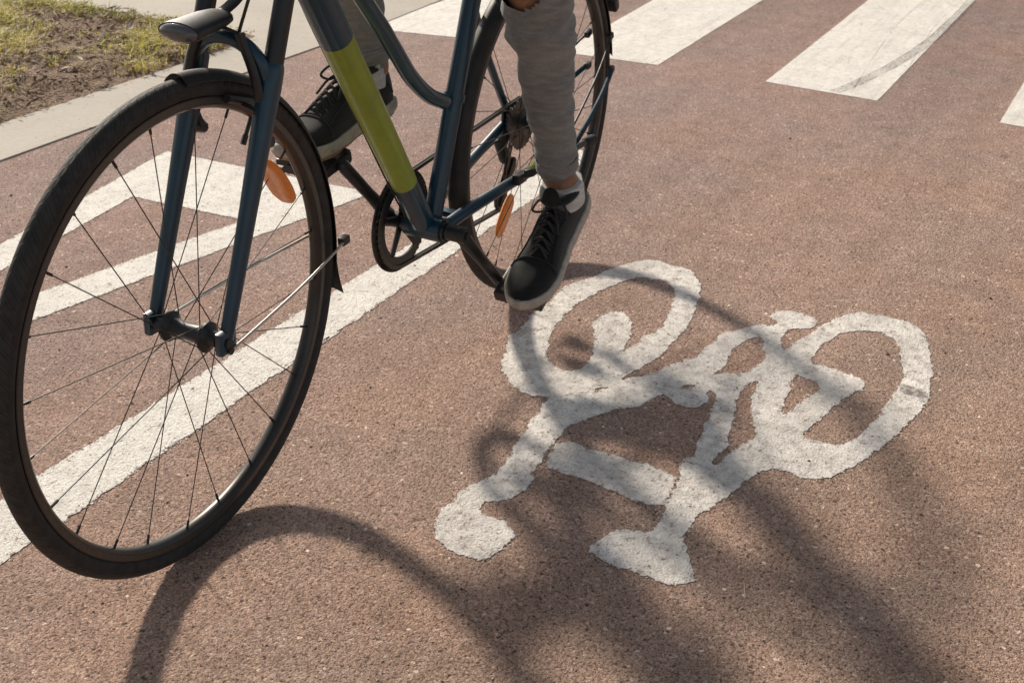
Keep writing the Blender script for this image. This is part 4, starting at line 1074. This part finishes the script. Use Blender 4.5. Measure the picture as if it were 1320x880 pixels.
# hem bands and a torn left knee
bm = bmesh.new(); bm.from_mesh(trousers.data)
kc = KL + V(.058, -.010, .020)
kill = [f for f in bm.faces if (lambda c: ((c - kc).length + .004 * noise.noise(c * 40)) < .052)(f.calc_center_median())]
bmesh.ops.delete(bm, geom=kill, context='FACES'); bm.to_mesh(trousers.data); bm.free()
for kn, an in ((KL, AL), (KR, AR)):
    h = MB(); d = (an - kn).normalized(); e = kn + d * ((an - kn).length - .026)
    prof = [(-.028, .0405), (-.025, .0428), (-.012, .0425), (-.003, .0420), (.001, .0408), (.002, .036)]
    h.tube([e + d * t for t, r in prof], [r for t, r in prof], 40, caps=False)
    ho = h.build('trouser_hem', M['trousers'], trousers); wrinkle(ho, .0022, [(e, .1)])
jk = MB(); torso(jk, .012)
for sh, e, sg in ((SL, EL, 1), (SR, ER, -1)):
    g = grip_c(sg); wr_ = g + V(-.072, sg * .020, .012)
    limb(jk, [sh, sh.lerp(e, .5), e], [.070, .062, .054]); limb(jk, [e, e.lerp(wr_, .4), e.lerp(wr_, .93)], [.054, .050, .036])
limb(jk, [V(.455, 0, 1.50), V(.49, 0, 1.555)], [.078, .070])
jacket = remeshed(jk, 'jacket', M['jacket'], .009, 3, person); wrinkle(jacket, .005, [(EL, .2), (ER, .2)])
hr = MB(); hr.ball((-.020, 0, .045), (.100, .083, .092), T=Hd, n=24); hr.ball((-.060, 0, -.01), (.055, .074, .080), T=Hd, n=20)
hair = remeshed(hr, 'hair', M['hair'], .006, 2, person); wrinkle(hair, .006, [])
for sg in (-1, 1):
    e = MB(); e.ball((.079, sg * .032, .004), .0125, T=Hd); e.ball((.0895, sg * .032, .004), (.003, .0055, .0055), mat=1, T=Hd); e.build('eye', [M['eye'], M['hair']], person)

# shoes ---------------------------------------------------
def outline(x):
    """half widths (outer, inner) of the sole along its length 0..1"""
    pts = [(0, .004), (.02, .020), (.06, .029), (.15, .034), (.30, .033), (.45, .035), (.60, .042), (.72, .047), (.83, .044), (.92, .033), (.97, .020), (1, .004)]
    for (a, wa), (b, wb) in zip(pts[:-1], pts[1:]):
        if a <= x <= b:
            t = (x - a) / (b - a); return wa + (wb - wa) * (t * t * (3 - 2 * t) if .3 < x < .9 else t)
    return .004
def make_shoe(T, sg, ankle, knee):
    L = SHOE_L
    xs = [0, .008, .02, .04, .07, .11, .16, .22, .3, .38, .46, .54, .62, .68, .74, .8, .85, .9, .94, .97, .99, 1.0]
    cen = lambda t: -sg * .008 * math.sin(max(0, t - .35) / .65 * 1.9)       # toe curves inward
    spring = lambda t: .016 * max(0, (t - .72) / .28) ** 2 + .004 * max(0, .12 - t) / .12
    # upper
    hts = [(0, .060), (.02, .072), (.06, .082), (.12, .084), (.2, .083), (.28, .086), (.36, .084), (.45, .076), (.55, .066), (.65, .056), (.75, .049), (.85, .044), (.93, .037), (.98, .026), (1, .014)]
    def ht(t):
        for (a, wa), (b, wb) in zip(hts[:-1], hts[1:]):
            if a <= t <= b: return wa + (wb - wa) * (t - a) / (b - a)
        return .02
    n = 24; vs = []; fs = []
    for t in xs:
        wd = outline(t) - .002; h = ht(t); z0 = .024 + spring(t)
        for k in range(n + 1):
            a = math.pi * k / n; cx, sx = math.cos(a), math.sin(a)
            e = .62 if t < .5 else .72
            top_in = 1 - .30 * (sx ** 1.5) * (1 if t < .5 else .4)
            y = wd * math.copysign(abs(cx) ** e, cx) * top_in
            z = z0 + (h - .020) * (sx ** .9)
            vs.append((t * L, cen(t) + y, z))
    m = n + 1
    for i in range(len(xs) - 1):
        for k in range(n): fs.append([i * m + k, i * m + k + 1, (i + 1) * m + k + 1, (i + 1) * m + k])
        fs.append([i * m + n, i * m, (i + 1) * m, (i + 1) * m + n])
    fs += [list(range(m))[::-1], [(len(xs) - 1) * m + k for k in range(m)]]
    mb = MB(); mb.add(vs, fs, 0, T)
    shoe = mb.build('shoe', M['shoe'], person, angle=50)
    shoe['label'] = 'black canvas shoe on the near pedal' if sg > 0 else 'black canvas shoe on the far pedal behind the down tube'
    # sole: foxing band with outsole
    def ring(z, grow, rel):
        r = []
        for t in xs: r.append((t * L + (grow if t > .5 else -grow) * (abs(2 * t - 1) ** 6), cen(t) + outline(t) + grow, z + spring(t) * rel))
        for t in reversed(xs): r.append((t * L + (grow if t > .5 else -grow) * (abs(2 * t - 1) ** 6), cen(t) - outline(t) - grow, z + spring(t) * rel))
        return r
    mb = MB(); rs = [ring(.002, .001, 1), ring(.007, .0045, 1), ring(.013, .0042, 1), ring(.020, .003, 1), ring(.0235, .001, 1), ring(.0235, -.003, 1)]
    q = len(rs[0]); vs = [p for r in rs for p in r]
    fs = [[i * q + k, i * q + (k + 1) % q, (i + 1) * q + (k + 1) % q, (i + 1) * q + k] for i in range(len(rs) - 1) for k in range(q)]
    for k in range(len(xs) - 1): fs.append([k, k + 1, q - 2 - k, q - 1 - k])
    mb.add(vs, fs, 0, T); so = mb.build('sole', M['sole'], shoe, angle=55)
    # tan tread under the sole
    mb = MB(); r0 = ring(-.0035, -.001, 1); r1 = ring(.0022, .0006, 1)
    vs = r0 + r1; fs = [[k, (k + 1) % q, q + (k + 1) % q, q + k] for k in range(q)]
    for k in range(len(xs) - 1): fs.append([k, k + 1, q - 2 - k, q - 1 - k])
    mb.add(vs, fs, 0, T); mb.build('outsole', M['outsole'], so, angle=55)
    # padded collar, tongue, laces
    mb = MB(); loop = [(.075 + .052 * math.cos(a), .030 * math.sin(a), .098 + .010 * math.cos(a)) for a in [2 * math.pi * k / 24 for k in range(25)]]
    mb.tube(loop, .0085, 10, T=T, caps=False)
    mb.tube([(.115, 0, .085), (.128, 0, .112), (.124, 0, .128)], [.020, .022, .016], 12, T=T, flat=(1, .3), round_caps=True)
    def surf(t, a, lift=.0012):
        wd = outline(t) - .002; hh = ht(t); z0 = .024 + spring(t); cx_, sx_ = math.cos(a), math.sin(a)
        e = .62 if t < .5 else .72
        return V(t * L, cen(t) + wd * math.copysign(abs(cx_) ** e, cx_) * (1 - .30 * (sx_ ** 1.5) * (1 if t < .5 else .4)) * 1.01, z0 + (hh - .020) * (max(0, sx_) ** .9) + lift)
    mb.tube([surf(.74 - .035 * math.sin(a) , a) for a in [math.pi * k / 16 for k in range(1, 16)]], .0016, 6, T=T)
    for s3 in (0, 1):
        aa = lambda x: x if s3 == 0 else math.pi - x
        mb.tube([surf(.24 + .46 * u, aa(.25 + 1.0 * (1 - (2 * u - 1) ** 2) * .35 + .75 * u * .6)) for u in [k / 10 for k in range(11)]], .0014, 6, T=T)
        mb.tube([surf(.06 + .12 * u, aa(.15 + 1.1 * u)) for u in [k / 8 for k in range(9)]], .0014, 6, T=T)
    mb.build('collar', M['shoe'], shoe)
    mb = MB()
    for i in range(6):
        t = .40 + .05 * i; x = t * L; z = .024 + ht(t) - .014; wl = .021 - .001 * i
        for s2 in (-1, 1):
            mb.tube(catmull([(x - .004 * s2, -wl * s2, z - .007), (x, 0, z + .0065 + .0015 * s2), (x + .012, wl * s2, z - .011)], 4), .0026, 6, T=T)
    for s2 in (-1, 1):
        mb.tube(catmull([(.122, 0, .104), (.125, s2 * .022, .112), (.142, s2 * .034, .098), (.135, s2 * .020, .090), (.124, 0, .104)], 5), .0024, 6, T=T)
        mb.tube(catmull([(.124, 0, .104), (.145, s2 * .015, .094), (.17, s2 * .024, .074)], 5), .0022, 6, T=T)
    mb.build('laces', M['lace'], shoe)
    # sock
    mb = MB(); up = (T.inverted() @ ankle); d = (T.inverted().to_3x3() @ (knee - ankle)).normalized()
    b0 = V(.070, 0, .062); b1 = V(.068, 0, .104); 
    dirn = (up - b1).normalized() if (up - b1).length > .01 else d
    mb.tube(catmull([b0, b1 - d * .008, b1 + d * .002, b1 + d * .006], 4), [.040] * 5 + [.0385] * 4 + [.0375] * 4, 28, T=T)
    mb.build('sock', M['sock'], person)
make_shoe(SLT, 1, AL, KL); make_shoe(SRT, -1, AR, KR)
